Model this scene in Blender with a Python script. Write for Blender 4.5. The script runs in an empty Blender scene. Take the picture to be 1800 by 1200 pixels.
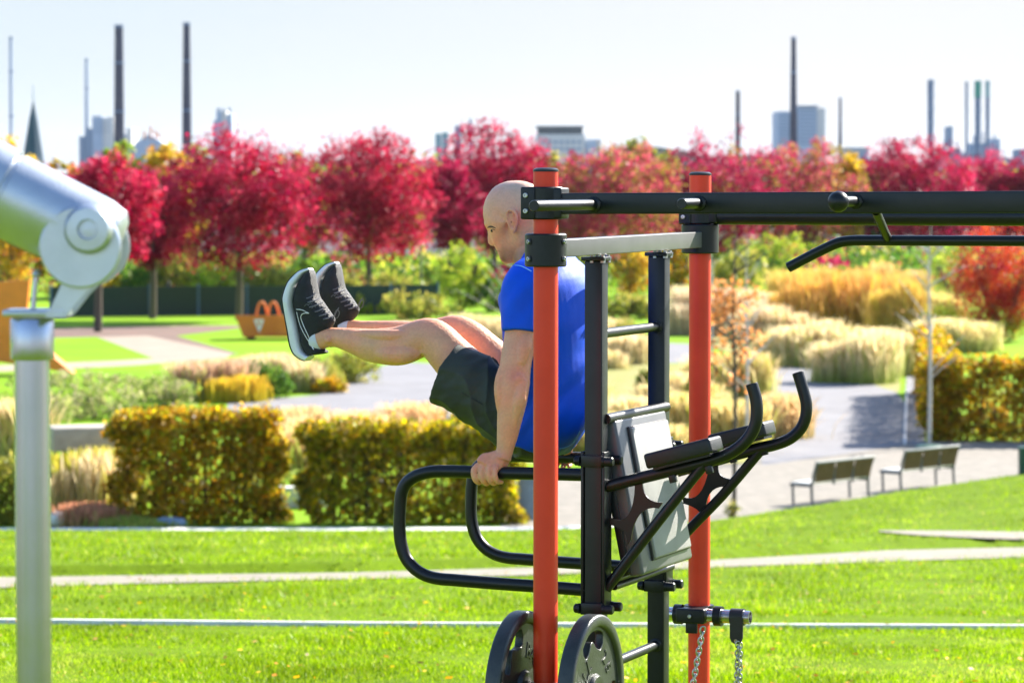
import bpy, bmesh, math, random
import numpy as np
from mathutils import Vector, Matrix, noise
from mathutils.bvhtree import BVHTree
random.seed(7); RNG = np.random.default_rng(7)
R = math.radians
SC = bpy.context.scene
COL = SC.collection
# ------------------------------------------------------------------ camera
F = 5700.0                      # focal length in pixels of a 1800 px wide frame
CAMZ = 2.1
PITCH = math.atan((600 - 325) / F)
cam_d = bpy.data.cameras.new('camera'); cam = bpy.data.objects.new('camera', cam_d); COL.objects.link(cam)
cam.location = (0, 0, CAMZ); cam.rotation_euler = (math.pi/2 - PITCH, 0, 0)
cam_d.sensor_width = 36; cam_d.lens = F / 1800 * 36
cam_d.clip_start = 0.5; cam_d.clip_end = 20000
cam_d.dof.use_dof = True; cam_d.dof.focus_distance = 9.85; cam_d.dof.aperture_fstop = 6.8
SC.camera = cam
# ------------------------------------------------------------------ sky, sun, exposure
SUN_AZ = R(46)                  # to the right of the view direction (+y), behind the subject
SUN_EL = R(33)
w = bpy.data.worlds.new('World'); SC.world = w; w.use_nodes = True
nt = w.node_tree; nt.nodes.clear()
out = nt.nodes.new('ShaderNodeOutputWorld'); bg = nt.nodes.new('ShaderNodeBackground')
sky = nt.nodes.new('ShaderNodeTexSky'); sky.sky_type = 'NISHITA'; sky.sun_disc = False
sky.sun_elevation = SUN_EL; sky.sun_rotation = SUN_AZ
sky.air_density = 1.0; sky.dust_density = .5; sky.ozone_density = 3.0
bg.inputs[1].default_value = 0.1
# thin high cloud: whitens the sky in soft patches
geo = nt.nodes.new('ShaderNodeTexCoord'); mp = nt.nodes.new('ShaderNodeMapping'); mp.inputs[3].default_value = (1.6, 1.6, 7)
ns = nt.nodes.new('ShaderNodeTexNoise'); ns.inputs['Scale'].default_value = 1.8; ns.inputs['Detail'].default_value = 5
rp = nt.nodes.new('ShaderNodeValToRGB'); rp.color_ramp.elements[0].position = .33; rp.color_ramp.elements[1].position = .62
rp.color_ramp.elements[0].color = (.1, .1, .1, 1); rp.color_ramp.elements[1].color = (.75, .75, .75, 1)
mx = nt.nodes.new('ShaderNodeMixRGB'); cc = nt.nodes.new('ShaderNodeMixRGB'); cc.inputs[1].default_value = (2.12, 2.4, 2.6, 1); cc.inputs[2].default_value = (2.55, 2.58, 2.64, 1)
nt.links.new(geo.outputs['Generated'], mp.inputs[0]); nt.links.new(mp.outputs[0], ns.inputs[0]); nt.links.new(ns.outputs[0], rp.inputs[0])
sx = nt.nodes.new('ShaderNodeSeparateXYZ'); nt.links.new(geo.outputs['Generated'], sx.inputs[0])
mz = nt.nodes.new('ShaderNodeMapRange'); mz.inputs[1].default_value = .08; mz.inputs[2].default_value = .35; mz.inputs[3].default_value = 1; mz.inputs[4].default_value = .0
nt.links.new(sx.outputs[2], mz.inputs[0]); mxx = nt.nodes.new('ShaderNodeMath'); mxx.operation = 'MULTIPLY_ADD'; mxx.inputs[1].default_value = 1.6; mxx.inputs[2].default_value = .2; mxx.use_clamp = True; nt.links.new(sx.outputs[1], mxx.inputs[0])
mm = nt.nodes.new('ShaderNodeMath'); mm.operation = 'MULTIPLY'; nt.links.new(rp.outputs[0], mm.inputs[0]); nt.links.new(mz.outputs[0], mm.inputs[1])
m2_ = nt.nodes.new('ShaderNodeMath'); m2_.operation = 'MAXIMUM'; m3_ = nt.nodes.new('ShaderNodeMath'); m3_.operation = 'MULTIPLY'; nt.links.new(mxx.outputs[0], m3_.inputs[0]); nt.links.new(mz.outputs[0], m3_.inputs[1]); nt.links.new(mm.outputs[0], m2_.inputs[0]); nt.links.new(m3_.outputs[0], m2_.inputs[1])
mc = nt.nodes.new('ShaderNodeMath'); mc.operation = 'MULTIPLY_ADD'; mc.inputs[1].default_value = 4.2; mc.inputs[2].default_value = .66; mc.use_clamp = True
mcz = nt.nodes.new('ShaderNodeMath'); mcz.operation = 'MULTIPLY_ADD'; mcz.inputs[1].default_value = -4.5; nt.links.new(sx.outputs[2], mcz.inputs[0]); nt.links.new(sx.outputs[0], mc.inputs[0]); nt.links.new(mc.outputs[0], mcz.inputs[2])
mca = nt.nodes.new('ShaderNodeMath'); mca.operation = 'MULTIPLY_ADD'; mca.inputs[1].default_value = .6; mca.use_clamp = True; nt.links.new(rp.outputs[0], mca.inputs[0]); nt.links.new(mcz.outputs[0], mca.inputs[2])
nt.links.new(mca.outputs[0], cc.inputs[0]); nt.links.new(cc.outputs[0], mx.inputs[2])
nt.links.new(m2_.outputs[0], mx.inputs[0]); nt.links.new(sky.outputs[0], mx.inputs[1]); nt.links.new(mx.outputs[0], bg.inputs[0])
nt.links.new(bg.outputs[0], out.inputs[0])
sd = bpy.data.lights.new('sun', 'SUN'); sd.energy = 5.0; sd.angle = R(.53); sd.color = (1, .94, .84)
so = bpy.data.objects.new('sun', sd); COL.objects.link(so)
sdir = Vector((math.sin(SUN_AZ)*math.cos(SUN_EL), math.cos(SUN_AZ)*math.cos(SUN_EL), math.sin(SUN_EL)))
so.rotation_euler = sdir.to_track_quat('Z', 'Y').to_euler()
vs = SC.view_settings; vs.view_transform = 'Standard'; vs.look = 'None'; vs.exposure = 1.8; vs.gamma = 1; vs.use_curve_mapping = False
SC.cycles.max_bounces = 8; SC.cycles.transparent_max_bounces = 8
# ------------------------------------------------------------------ pixel rays (1800x1200 photograph) to world
def ray(px, py):
    x = (px - 900) / F; y = (600 - py) / F
    c, s = math.cos(PITCH), math.sin(PITCH)
    return Vector((x, c + y*s, y*c - s))
CP = Vector((0, 0, CAMZ))
def at(px, py, Y):
    d = ray(px, py); return CP + d * (Y / d.y)
def onz(px, py, Z):
    d = ray(px, py); return CP + d * ((Z - CAMZ) / d.z)
TH = R(21)
UU = Vector((math.cos(TH), -math.sin(TH), 0)); VV = Vector((math.sin(TH), math.cos(TH), 0))
D0 = 9.5
C1 = Vector((59.3 / F * D0, D0, 0))
def rig(U, V, z): return C1 + UU*U + VV*V + Vector((0, 0, z))
def W(px, py, V):               # on the vertical plane V = const of the rig
    d = ray(px, py); p = C1 + VV*V
    return CP + d * ((p - CP).dot(VV) / d.dot(VV))
def WU(px, py, U):
    d = ray(px, py); p = C1 + UU*U
    return CP + d * ((p - CP).dot(UU) / d.dot(UU))
def loc(p):                     # world -> rig coordinates
    q = p - C1; return (q.dot(UU), q.dot(VV), p.z)
LOWZ = -4.6
# ------------------------------------------------------------------ materials
def nd(nt, t, **k):
    n = nt.nodes.new(t)
    for a, b in k.items(): setattr(n, a, b)
    return n
def mat(name, col, rough=.6, metal=0, var=.12, nscale=8, bump=0, bscale=60, col2=None, spec=.5, coat=0, sss=0, coord='Object', trans=0, attr=None, rvar=0, wear=None):
    m = bpy.data.materials.new(name); m.use_nodes = True; t = m.node_tree
    p = t.nodes['Principled BSDF']; L = t.links.new
    tc = nd(t, 'ShaderNodeTexCoord')
    n1 = nd(t, 'ShaderNodeTexNoise'); n1.inputs['Scale'].default_value = nscale; n1.inputs['Detail'].default_value = 6; n1.inputs['Roughness'].default_value = .6
    L(tc.outputs[coord], n1.inputs['Vector'])
    c2 = col2 if col2 else tuple(min(1, c*(1-var*2)) for c in col)
    rp = nd(t, 'ShaderNodeValToRGB'); rp.color_ramp.elements[0].position = .3; rp.color_ramp.elements[1].position = .7
    rp.color_ramp.elements[0].color = (*c2, 1); rp.color_ramp.elements[1].color = (*col, 1)
    L(n1.outputs[0], rp.inputs[0]); src = rp.outputs[0]
    if attr:
        a = nd(t, 'ShaderNodeAttribute', attribute_name=attr); mx = nd(t, 'ShaderNodeMixRGB', blend_type='MULTIPLY'); mx.inputs[0].default_value = 1
        L(a.outputs['Color'], mx.inputs[1]); L(src, mx.inputs[2]); src = mx.outputs[0]
    if wear:
        nw = nd(t, 'ShaderNodeTexNoise'); nw.inputs['Scale'].default_value = 42; nw.inputs['Detail'].default_value = 9; nw.inputs['Roughness'].default_value = .7
        mpw = nd(t, 'ShaderNodeMapping'); mpw.inputs[3].default_value = (1, 1, .35); L(tc.outputs[coord], mpw.inputs[0]); L(mpw.outputs[0], nw.inputs['Vector'])
        rw = nd(t, 'ShaderNodeValToRGB'); rw.color_ramp.elements[0].position = .66; rw.color_ramp.elements[1].position = .73; rw.color_ramp.elements[1].color = (.55, .55, .55, 1); L(nw.outputs[0], rw.inputs[0])
        mw = nd(t, 'ShaderNodeMixRGB'); mw.inputs[2].default_value = (*wear, 1); L(rw.outputs[0], mw.inputs[0]); L(src, mw.inputs[1]); src = mw.outputs[0]
    L(src, p.inputs['Base Color'])
    p.inputs['Roughness'].default_value = rough; p.inputs['Metallic'].default_value = metal
    p.inputs['Specular IOR Level'].default_value = spec; p.inputs['Coat Weight'].default_value = coat
    if rvar:
        mr = nd(t, 'ShaderNodeMapRange'); mr.inputs[3].default_value = rough - rvar; mr.inputs[4].default_value = rough + rvar
        n3 = nd(t, 'ShaderNodeTexNoise'); n3.inputs['Scale'].default_value = 23; n3.inputs['Detail'].default_value = 8
        L(tc.outputs[coord], n3.inputs['Vector']); L(n3.outputs[0], mr.inputs[0]); L(mr.outputs[0], p.inputs['Roughness'])
    if sss:
        p.inputs['Subsurface Weight'].default_value = sss; p.inputs['Subsurface Radius'].default_value = (1, .3, .15); p.inputs['Subsurface Scale'].default_value = .012
    if bump:
        n2 = nd(t, 'ShaderNodeTexNoise'); n2.inputs['Scale'].default_value = bscale; n2.inputs['Detail'].default_value = 4
        L(tc.outputs[coord], n2.inputs['Vector'])
        b = nd(t, 'ShaderNodeBump'); b.inputs['Strength'].default_value = bump; b.inputs['Distance'].default_value = .02
        L(n2.outputs[0], b.inputs['Height']); L(b.outputs[0], p.inputs['Normal'])
    if trans:
        tr = nd(t, 'ShaderNodeBsdfTranslucent'); ms = nd(t, 'ShaderNodeMixShader'); ms.inputs[0].default_value = trans
        L(src, tr.inputs[0]); L(p.outputs[0], ms.inputs[1]); L(tr.outputs[0], ms.inputs[2])
        L(ms.outputs[0], t.nodes['Material Output'].inputs['Surface'])
    return m
def leafmat(name, trans=.45, rough=.45, spec=.4):
    m = bpy.data.materials.new(name); m.use_nodes = True; t = m.node_tree; L = t.links.new
    p = t.nodes['Principled BSDF']; a = nd(t, 'ShaderNodeAttribute', attribute_name='Col')
    n1 = nd(t, 'ShaderNodeTexNoise'); n1.inputs['Scale'].default_value = 3; tc = nd(t, 'ShaderNodeTexCoord'); L(tc.outputs['Object'], n1.inputs['Vector'])
    mr = nd(t, 'ShaderNodeMapRange'); mr.inputs[3].default_value = .75; mr.inputs[4].default_value = 1.25; L(n1.outputs[0], mr.inputs[0])
    mx = nd(t, 'ShaderNodeVectorMath', operation='SCALE'); L(a.outputs['Color'], mx.inputs[0]); L(mr.outputs[0], mx.inputs['Scale'])
    L(mx.outputs[0], p.inputs['Base Color']); p.inputs['Roughness'].default_value = rough; p.inputs['Specular IOR Level'].default_value = spec
    tr = nd(t, 'ShaderNodeBsdfTranslucent'); ms = nd(t, 'ShaderNodeMixShader'); ms.inputs[0].default_value = trans
    L(mx.outputs[0], tr.inputs[0]); L(p.outputs[0], ms.inputs[1]); L(tr.outputs[0], ms.inputs[2]); L(ms.outputs[0], t.nodes['Material Output'].inputs['Surface'])
    return m
M = {}
M['black'] = mat('black powder coat', (.007, .009, .011), .36, wear=(.05, .048, .045), spec=.34, var=.2, nscale=14, bump=.04, bscale=900, rvar=.07)
M['blackplastic'] = mat('black clamp casting', (.008, .01, .013), .4, spec=.32, var=.2, nscale=30, bump=.05, bscale=700)
M['red'] = mat('orange red powder coat', (.78, .045, .012), .42, spec=.35, var=.12, nscale=5, bump=.05, bscale=900, rvar=.08, col2=(.66, .035, .01), wear=(.4, .1, .06))
M['steel'] = mat('bare steel', (.62, .63, .65), .28, 1, var=.15, nscale=20, bump=.05, bscale=300, rvar=.1)
M['zinc'] = mat('zinc', (.55, .56, .57), .38, 1, var=.25, nscale=60, rvar=.1)
M['pad'] = mat('black moulded pad', (.012, .014, .017), .42, spec=.35, var=.2, nscale=20, bump=.1, bscale=500)
M['padfront'] = mat('perforated pad greyed for sun glare', (.27, .265, .25), .42, var=.1, nscale=12, bump=.25, bscale=700)  # black plastic cushion; the grey paints in its glare from the sun
M['padplate'] = mat('pad plate greyed for sun glare', (.11, .112, .115), .36, var=.12, nscale=12, bump=.05, bscale=500)  # same black plastic as the shell, sun sheen put into the colour
M['rubber'] = mat('black rubber strap', (.015, .015, .017), .5, bump=.1, bscale=300)
M['plate'] = mat('cast weight plate', (.045, .05, .047), .34, metal=.25, var=.25, nscale=12, bump=.15, bscale=220, rvar=.08)
M['skin'] = mat('skin', (1, 1, 1), .46, var=.045, nscale=24, bump=.12, bscale=160, sss=.18, attr='Col', spec=.4)
M['shirt'] = mat('blue sport shirt', (.0, .085, .72), .55, var=.06, nscale=9, bump=.12, bscale=700, spec=.22, attr=None, col2=(.0, .065, .62))
M['shirttrim'] = mat('light blue shirt seam', (.12, .4, .9), .6)
M['shorts'] = mat('dark green grey shorts', (.04, .05, .038), .62, spec=.3, var=.15, nscale=9, bump=.15, bscale=500)
M['sock'] = mat('white sock', (.72, .74, .8), .85, bump=.3, bscale=400)
M['shoe'] = mat('black mesh shoe', (.014, .015, .018), .55, var=.3, nscale=60, bump=.5, bscale=520)
M['sole'] = mat('white foam sole', (.72, .74, .76), .5, var=.06, nscale=20)
M['outsole'] = mat('dark rubber outsole', (.03, .03, .035), .7)
M['white'] = mat('white print', (.85, .85, .85), .5)
M['lace'] = mat('grey lace', (.16, .16, .17), .7)
M['eyewhite'] = mat('eye white', (.75, .72, .7), .2); M['iris'] = mat('iris', (.05, .035, .02), .2); M['brow'] = mat('eyebrow', (.1, .055, .03), .8)
M['scope'] = mat('cast aluminium', (.5, .54, .6), .37, .8, var=.1, nscale=9, bump=.05, bscale=200, rvar=.06)
M['scopepost'] = mat('satin steel post', (.4, .42, .48), .24, 1, var=.06, nscale=6, rvar=.05)
M['leaf'] = leafmat('leaves', .56, .45, .14)
M['blade'] = leafmat('grass blades', .5, .45, .14)
M['straw'] = leafmat('dry ornamental grass', .4, .7, .2)
M['bark'] = mat('bark', (.09, .07, .05), .9, bump=.6, bscale=30)
M['palebark'] = mat('pale bark', (.5, .47, .42), .8, bump=.4, bscale=30)
M['core'] = mat('twig core', (.05, .035, .015), .95, bump=.6, bscale=20)
M['lawn'] = mat('lawn soil and turf', (.12, .2, .003), .95, spec=.05, var=.2, nscale=1.4, bump=.6, bscale=30, col2=(.08, .13, .003))
M['parklawn'] = mat('park lawn', (.2, .36, .004), .95, spec=.1, nscale=.12, col2=(.13, .26, .003), bump=.5, bscale=6)
M['gravel'] = mat('gravel', (.25, .22, .18), .95, nscale=3, col2=(.15, .135, .11), bump=.6, bscale=14)
M['pathm'] = mat('path gravel', (.26, .23, .18), .95, nscale=2, col2=(.17, .15, .11), bump=.5, bscale=20)
M['paving'] = mat('pale paving', (.2, .195, .205), .9, nscale=.7, col2=(.14, .135, .145), bump=.3, bscale=10)
M['brickpave'] = mat('red brown paving', (.16, .09, .065), .9, nscale=.6, col2=(.11, .07, .05))
M['sandpath'] = mat('pale path', (.3, .24, .18), .9, nscale=.6, col2=(.24, .19, .14))
M['bed'] = mat('planted bed', (.22, .26, .05), .95, spec=.1, nscale=2, col2=(.3, .24, .12), bump=.7, bscale=8)
M['concrete'] = mat('concrete', (.74, .73, .71), .85, nscale=3, col2=(.58, .57, .55), bump=.2, bscale=30)
M['wood'] = mat('bench slats', (.2, .12, .045), .7, spec=.15, nscale=6, col2=(.14, .08, .03), bump=.3, bscale=40)
M['benchmetal'] = mat('bench metal', (.14, .145, .155), .5, .4)
M['corten'] = mat('orange steel', (.72, .2, .02), .6, nscale=1.5, col2=(.58, .14, .015))
M['orange'] = mat('orange enamel', (.85, .22, .01), .5, nscale=2)
M['slate'] = mat('spire slate', (.03, .07, .12), .5, nscale=.4); M['stonepale'] = mat('pale stone', (.5, .47, .44), .9, nscale=.3)
M['chim'] = mat('dark chimney brick', (.012, .02, .05), .9, spec=.1, nscale=.03, col2=(.008, .014, .04))
M['chim2'] = mat('grey chimney', (.35, .42, .52), .9, nscale=.03)
M['indus'] = mat('industrial cladding', (.42, .5, .6), .7, nscale=.03); M['beige'] = mat('beige block', (.72, .68, .62), .8, nscale=.03)
M['bluesteel'] = mat('blue grey steel', (.06, .13, .24), .6, nscale=.1); M['teal'] = mat('teal cladding', (.12, .32, .32), .6, nscale=.1)
M['greensteel'] = mat('green painted steel', (.02, .3, .2), .6)
M['darkglass'] = mat('dark window band', (.06, .08, .1), .25)
M['fence'] = mat('green mesh fence', (.008, .03, .025), .7); M['bluegrey'] = mat('grey blue post', (.22, .3, .4), .6)
M['bluecloth'] = mat('blue clothes', (.05, .12, .4), .8); M['green'] = mat('dark green metal', (.02, .09, .06), .5)
M['steam'] = mat('steam', (.85, .87, .9), 1)
# ------------------------------------------------------------------ mesh builder
class MB:
    def __init__(s): s.v = []; s.f = []; s.c = []
    def add(s, vs, fs, col=None):
        b = len(s.v); s.v += [tuple(v) for v in vs]; s.f += [tuple(i + b for i in f) for f in fs]
        if col is not None:
            s.c += [col]*len(vs) if len(np.shape(col)) == 1 else [tuple(c) for c in col]
        return s
    def box(s, c, ax, hx, ay, hy, az, hz, bev=0):
        ax, ay, az = ax.normalized(), ay.normalized(), az.normalized()
        if bev <= 0:
            vs = [c + ax*hx*i + ay*hy*j + az*hz*k for i in (-1, 1) for j in (-1, 1) for k in (-1, 1)]
            s.add(vs, [(0, 1, 3, 2), (4, 6, 7, 5), (0, 4, 5, 1), (2, 3, 7, 6), (0, 2, 6, 4), (1, 5, 7, 3)]); return s
        bm = bmesh.new(); bmesh.ops.create_cube(bm, size=1)
        for v in bm.verts: v.co = Vector((v.co.x*2*hx, v.co.y*2*hy, v.co.z*2*hz))
        bmesh.ops.bevel(bm, geom=bm.edges[:], offset=bev, segments=3, profile=.5, affect='EDGES')
        bm.verts.index_update()
        s.add([c + ax*v.co.x + ay*v.co.y + az*v.co.z for v in bm.verts], [[v.index for v in f.verts] for f in bm.faces]); bm.free(); return s
    def zbox(s, x0, x1, y0, y1, z0, z1):
        return s.box(Vector(((x0+x1)/2, (y0+y1)/2, (z0+z1)/2)), Vector((1, 0, 0)), abs(x1-x0)/2, Vector((0, 1, 0)), abs(y1-y0)/2, Vector((0, 0, 1)), abs(z1-z0)/2)
    def loft(s, pts, rad, ref=None, n=16, cap=True, sub=1, power=2.0):
        """pts: centres, rad: (a,b) radii across ref axis / the other axis"""
        pts = [Vector(p) for p in pts]; rad = [(r, r) if not hasattr(r, '__len__') else tuple(r) for r in rad]
        if sub > 1: pts, rad = smooth_path(pts, rad, sub)
        if ref is None:
            t0 = (pts[-1]-pts[0]).normalized(); ref = Vector((0, 0, 1)) if abs(t0.z) < .8 else Vector((1, 0, 0))
        vs = []; N = len(pts); prev = None
        for i, p in enumerate(pts):
            a = pts[max(0, i-1)]; b = pts[min(N-1, i+1)]; t = (b-a)
            if t.length < 1e-7: t = prev
            else: t = t.normalized()
            if prev is not None and t.dot(prev) < 0: t = -t if False else prev
            prev = t
            r = ref - t*ref.dot(t)
            if r.length < 1e-4: r = t.orthogonal()
            r.normalize(); q = t.cross(r)
            ref = r
            for k in range(n):
                th = 2*math.pi*k/n; c, d = math.cos(th), math.sin(th)
                if power != 2.0:
                    c = math.copysign(abs(c)**(2/power), c); d = math.copysign(abs(d)**(2/power), d)
                vs.append(p + r*rad[i][0]*c + q*rad[i][1]*d)
        fs = [(i*n+k, i*n+(k+1) % n, (i+1)*n+(k+1) % n, (i+1)*n+k) for i in range(N-1) for k in range(n)]
        if cap: fs.append(tuple(range(n))[::-1]); fs.append(tuple((N-1)*n+k for k in range(n)))
        return s.add(vs, fs)
    def tube(s, pts, r, n=14, cap=True, sub=1): return s.loft(pts, [(r, r)]*len(pts), n=n, cap=cap, sub=sub)
    def cyl(s, a, b, r, n=20, r2=None): return s.loft([a, b], [(r, r), (r2 or r, r2 or r)], n=n)
    def lathe(s, c, axis, prof, n=32):
        axis = axis.normalized(); x = axis.orthogonal().normalized(); y = axis.cross(x); vs = []
        for (h, r) in prof:
            for k in range(n):
                t = 2*math.pi*k/n; vs.append(c + axis*h + (x*math.cos(t) + y*math.sin(t))*r)
        N = len(prof); fs = [(i*n+k, i*n+(k+1) % n, (i+1)*n+(k+1) % n, (i+1)*n+k) for i in range(N-1) for k in range(n)]
        fs.append(tuple(range(n))[::-1]); fs.append(tuple((N-1)*n+k for k in range(n)))
        return s.add(vs, fs)
    def sphere(s, c, r, ax=None, n=20, m=12):
        A = ax or (Vector((1, 0, 0)), Vector((0, 1, 0)), Vector((0, 0, 1))); r = (r, r, r) if not hasattr(r, '__len__') else r
        vs = []
        for i in range(m+1):
            p = math.pi*i/m
            for k in range(n):
                t = 2*math.pi*k/n; vs.append(c + A[0]*r[0]*math.sin(p)*math.cos(t) + A[1]*r[1]*math.sin(p)*math.sin(t) + A[2]*r[2]*math.cos(p))
        return s.add(vs, [(i*n+k, (i+1)*n+k, (i+1)*n+(k+1) % n, i*n+(k+1) % n) for i in range(m) for k in range(n)])
    def prism(s, poly, d):          # poly: world points; d: offset vector
        n = len(poly); return s.add(list(poly) + [p + d for p in poly], [tuple(range(n))[::-1], tuple(range(n, 2*n))] + [(i, (i+1) % n, n+(i+1) % n, n+i) for i in range(n)])
def smooth_path(pts, rad, sub):
    P = []; Q = []; N = len(pts)
    g = lambda i: pts[max(0, min(N-1, i))]
    h = lambda i: rad[max(0, min(N-1, i))]
    for i in range(N-1):
        for k in range(sub):
            t = k/sub; t2 = t*t; t3 = t2*t
            w4 = (-.5*t3+t2-.5*t, 1.5*t3-2.5*t2+1, -1.5*t3+2*t2+.5*t, .5*t3-.5*t2)
            P.append(sum((g(i-1+j)*w4[j] for j in range(4)), Vector((0, 0, 0))))
            Q.append(tuple(max(1e-4, sum(h(i-1+j)[c]*w4[j] for j in range(4))) for c in (0, 1)))
    P.append(pts[-1]); Q.append(rad[-1]); return P, Q
XF = {}
def finish(me, mb_cols, material, smooth):
    me.materials.append(material)
    if mb_cols:
        ca = me.color_attributes.new('Col', 'FLOAT_COLOR', 'POINT')
        a = np.ones((len(me.vertices), 4), 'f'); a[:, :3] = np.array(mb_cols, 'f')[:, :3]; ca.data.foreach_set('color', a.ravel())
    if smooth:
        me.polygons.foreach_set('use_smooth', [True]*len(me.polygons))
        if smooth is not True:
            try: me.set_sharp_from_angle(angle=R(smooth))
            except Exception: pass
    me.update()
def part(name, mb, material, parent=None, smooth=35, label=None):
    me = bpy.data.meshes.new(name)
    vs = mb.v
    if parent is not None:
        inv = XF[parent.name]; vs = [inv @ Vector(v) for v in vs]
    me.from_pydata([tuple(v) for v in vs], [], mb.f)
    if not isinstance(mb.f, np.ndarray):
        bm = bmesh.new(); bm.from_mesh(me); bmesh.ops.recalc_face_normals(bm, faces=bm.faces[:]) if len(mb.f) < 60000 and not mb.c else None; bm.to_mesh(me); bm.free()
    finish(me, mb.c, material, smooth)
    o = bpy.data.objects.new(name, me); COL.objects.link(o)
    if parent is not None: o.parent = parent
    XF[o.name] = XF[parent.name] if parent is not None else Matrix()
    if label: o['label'] = label
    return o
def tag(o, label=None, cat=None, group=None, kind=None):
    if label: o['label'] = label
    if cat: o['category'] = cat
    if group: o['group'] = group
    if kind: o['kind'] = kind
    return o
def thing(name, label, cat, loc_, rotz=0, group=None):
    o = bpy.data.objects.new(name, None); COL.objects.link(o); o.location = loc_; o.rotation_euler = (0, 0, rotz)
    o.empty_display_size = .2
    XF[o.name] = (Matrix.Translation(Vector(loc_)) @ Matrix.Rotation(rotz, 4, 'Z')).inverted()
    return tag(o, label, cat, group)
def fast(name, V, Fc, cols, material, parent=None, smooth=False):
    """numpy mesh: V (n,3), Fc list of arrays of quads or tris (same size)"""
    if parent is not None:
        inv = np.array(XF[parent.name]); V = V @ inv[:3, :3].T + inv[:3, 3]
    me = bpy.data.meshes.new(name); k = Fc.shape[1]; nf = len(Fc)
    me.vertices.add(len(V)); me.vertices.foreach_set('co', V.astype('f').ravel())
    me.loops.add(nf*k); me.loops.foreach_set('vertex_index', Fc.astype('i').ravel())
    me.polygons.add(nf); me.polygons.foreach_set('loop_start', np.arange(0, nf*k, k, dtype='i'))
    try: me.polygons.foreach_set('loop_total', np.full(nf, k, 'i'))
    except Exception: pass
    me.update(calc_edges=True)
    me.materials.append(material)
    ca = me.color_attributes.new('Col', 'FLOAT_COLOR', 'POINT'); a = np.ones((len(V), 4), 'f'); a[:, :3] = cols; ca.data.foreach_set('color', a.ravel())
    if smooth: me.polygons.foreach_set('use_smooth', [True]*nf)
    o = bpy.data.objects.new(name, me); COL.objects.link(o)
    if parent is not None: o.parent = parent
    XF[o.name] = XF[parent.name] if parent is not None else Matrix()
    return o
# ------------------------------------------------------------------ terrain
def interp(x, xs, ys): return float(np.interp(x, xs, ys))
PXB = [-3000, 940, 1070, 1250, 1430, 1800, 3500]; PYB = [931, 931, 925, 915, 888, 832, 700]
PXP = [-3000, 0, 600, 940, 1250, 1567, 1800, 3500]; PYP = [1030, 1013, 1005, 996, 983, 965, 960, 915]     # far edge of the footpath
DB = [ (CAMZ - (LOWZ+.1)) / (-(ray(x, y).z / ray(x, y).y)) for x, y in zip(PXB, PYB)]
BASE = lambda y: 0.0 if y < 11 else -.088*(y-11)
DP = []
for x, y in zip(PXP, PYP):
    s = -(ray(x, y).z/ray(x, y).y); DP.append((CAMZ - .088*11) / (s - .088))
def gz(x, y):
    if y < 11: return 0.0
    px = 900 + F*x/y*math.cos(PITCH)
    db = interp(px, PXB, DB); dp = interp(px, PXP, DP)
    if y > db: return LOWZ - .05
    zp = BASE(dp)
    if y <= dp: return BASE(y)
    t = (y-dp)/(db-dp); st = .11*min(1, (y-dp)/.12)*(1-t)
    return zp + (LOWZ+.1 - zp)*t + st
def hit(px, py, ymin=9, ymax=80):
    d = ray(px, py); d = d/d.y; y = ymin; step = .25
    while y < ymax:
        p = CP + d*y
        if p.z <= gz(p.x, y):
            lo, hi = y-step, y
            for _ in range(14):
                m = (lo+hi)/2; q = CP + d*m
                if q.z <= gz(q.x, m): hi = m
                else: lo = m
            return CP + d*hi
        y += step
    return onz(px, py, LOWZ)
def struct(o): o['kind'] = 'structure'; return o
rows = [-8, 0, 6, 10.9] + list(np.arange(11.2, 34, .5)) + list(np.arange(34, 44, .1)) + list(np.arange(44, 78, .3)); ncol = 130
V = []; 
for y in rows:
    for j in range(ncol+1):
        x = (j/ncol-.5)*.62*max(y, 40); V.append((x, y, gz(x, y)))
V = np.array(V); nr = len(rows); idx = np.arange(nr*(ncol+1)).reshape(nr, ncol+1)
Fq = np.stack([idx[:-1, :-1], idx[:-1, 1:], idx[1:, 1:], idx[1:, :-1]], -1).reshape(-1, 4)
keep = V[Fq].reshape(-1, 4, 3)[:, :, 2].max(1) > LOWZ - .04
o = fast('grass_bank', V, Fq[keep], np.ones((len(V), 3)), M['lawn'], smooth=True); struct(o)
mb = MB(); mb.add([(-4000, 58, LOWZ), (4000, 58, LOWZ), (4000, 285, LOWZ), (-4000, 285, LOWZ)], [(0, 1, 2, 3)]); struct(part('park_ground', mb, M['parklawn'], smooth=False))
mb = MB(); mb.add([(-4000, 285, LOWZ), (4000, 285, LOWZ), (6000, 9000, LOWZ), (-6000, 9000, LOWZ)], [(0, 1, 2, 3)]); struct(part('far_ground', mb, mat('far built up ground', (.16, .17, .19), .95, spec=.05, nscale=.01, col2=(.1, .12, .12)), smooth=False))
mb = MB(); mb.zbox(-60, 60, -90, -7.9, -.3, .0); struct(part('unseen_grey_ground', mb, mat('unseen grey ground', (.3, .3, .32), .8, nscale=1, col2=(.22, .22, .24)), smooth=False))  # out of view behind the camera, added to give the metal neutral reflections
def sheet(name, poly, material, dz, z=LOWZ):
    mb = MB(); mb.add([onz(x, y, z) + Vector((0, 0, dz)) for x, y in poly], [tuple(range(len(poly)))]); return struct(part(name, mb, material, smooth=False))
sheet('gravel_court', [(880, 940), (2000, 940), (2000, 776), (1590, 776), (1330, 800), (1180, 815), (1000, 830), (880, 850)], M['gravel'], .004)
sheet('paved_path', [(1340, 818), (1600, 781), (1596, 715), (1575, 688), (1440, 650), (1330, 638), (1290, 640), (1350, 690), (1330, 760)], M['paving'], .008)
sheet('paved_path', [(620, 800), (560, 716), (400, 724), (400, 706), (560, 694), (640, 652), (700, 636), (800, 640), (810, 700), (790, 770), (740, 800)], M['paving'], .004)
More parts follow.
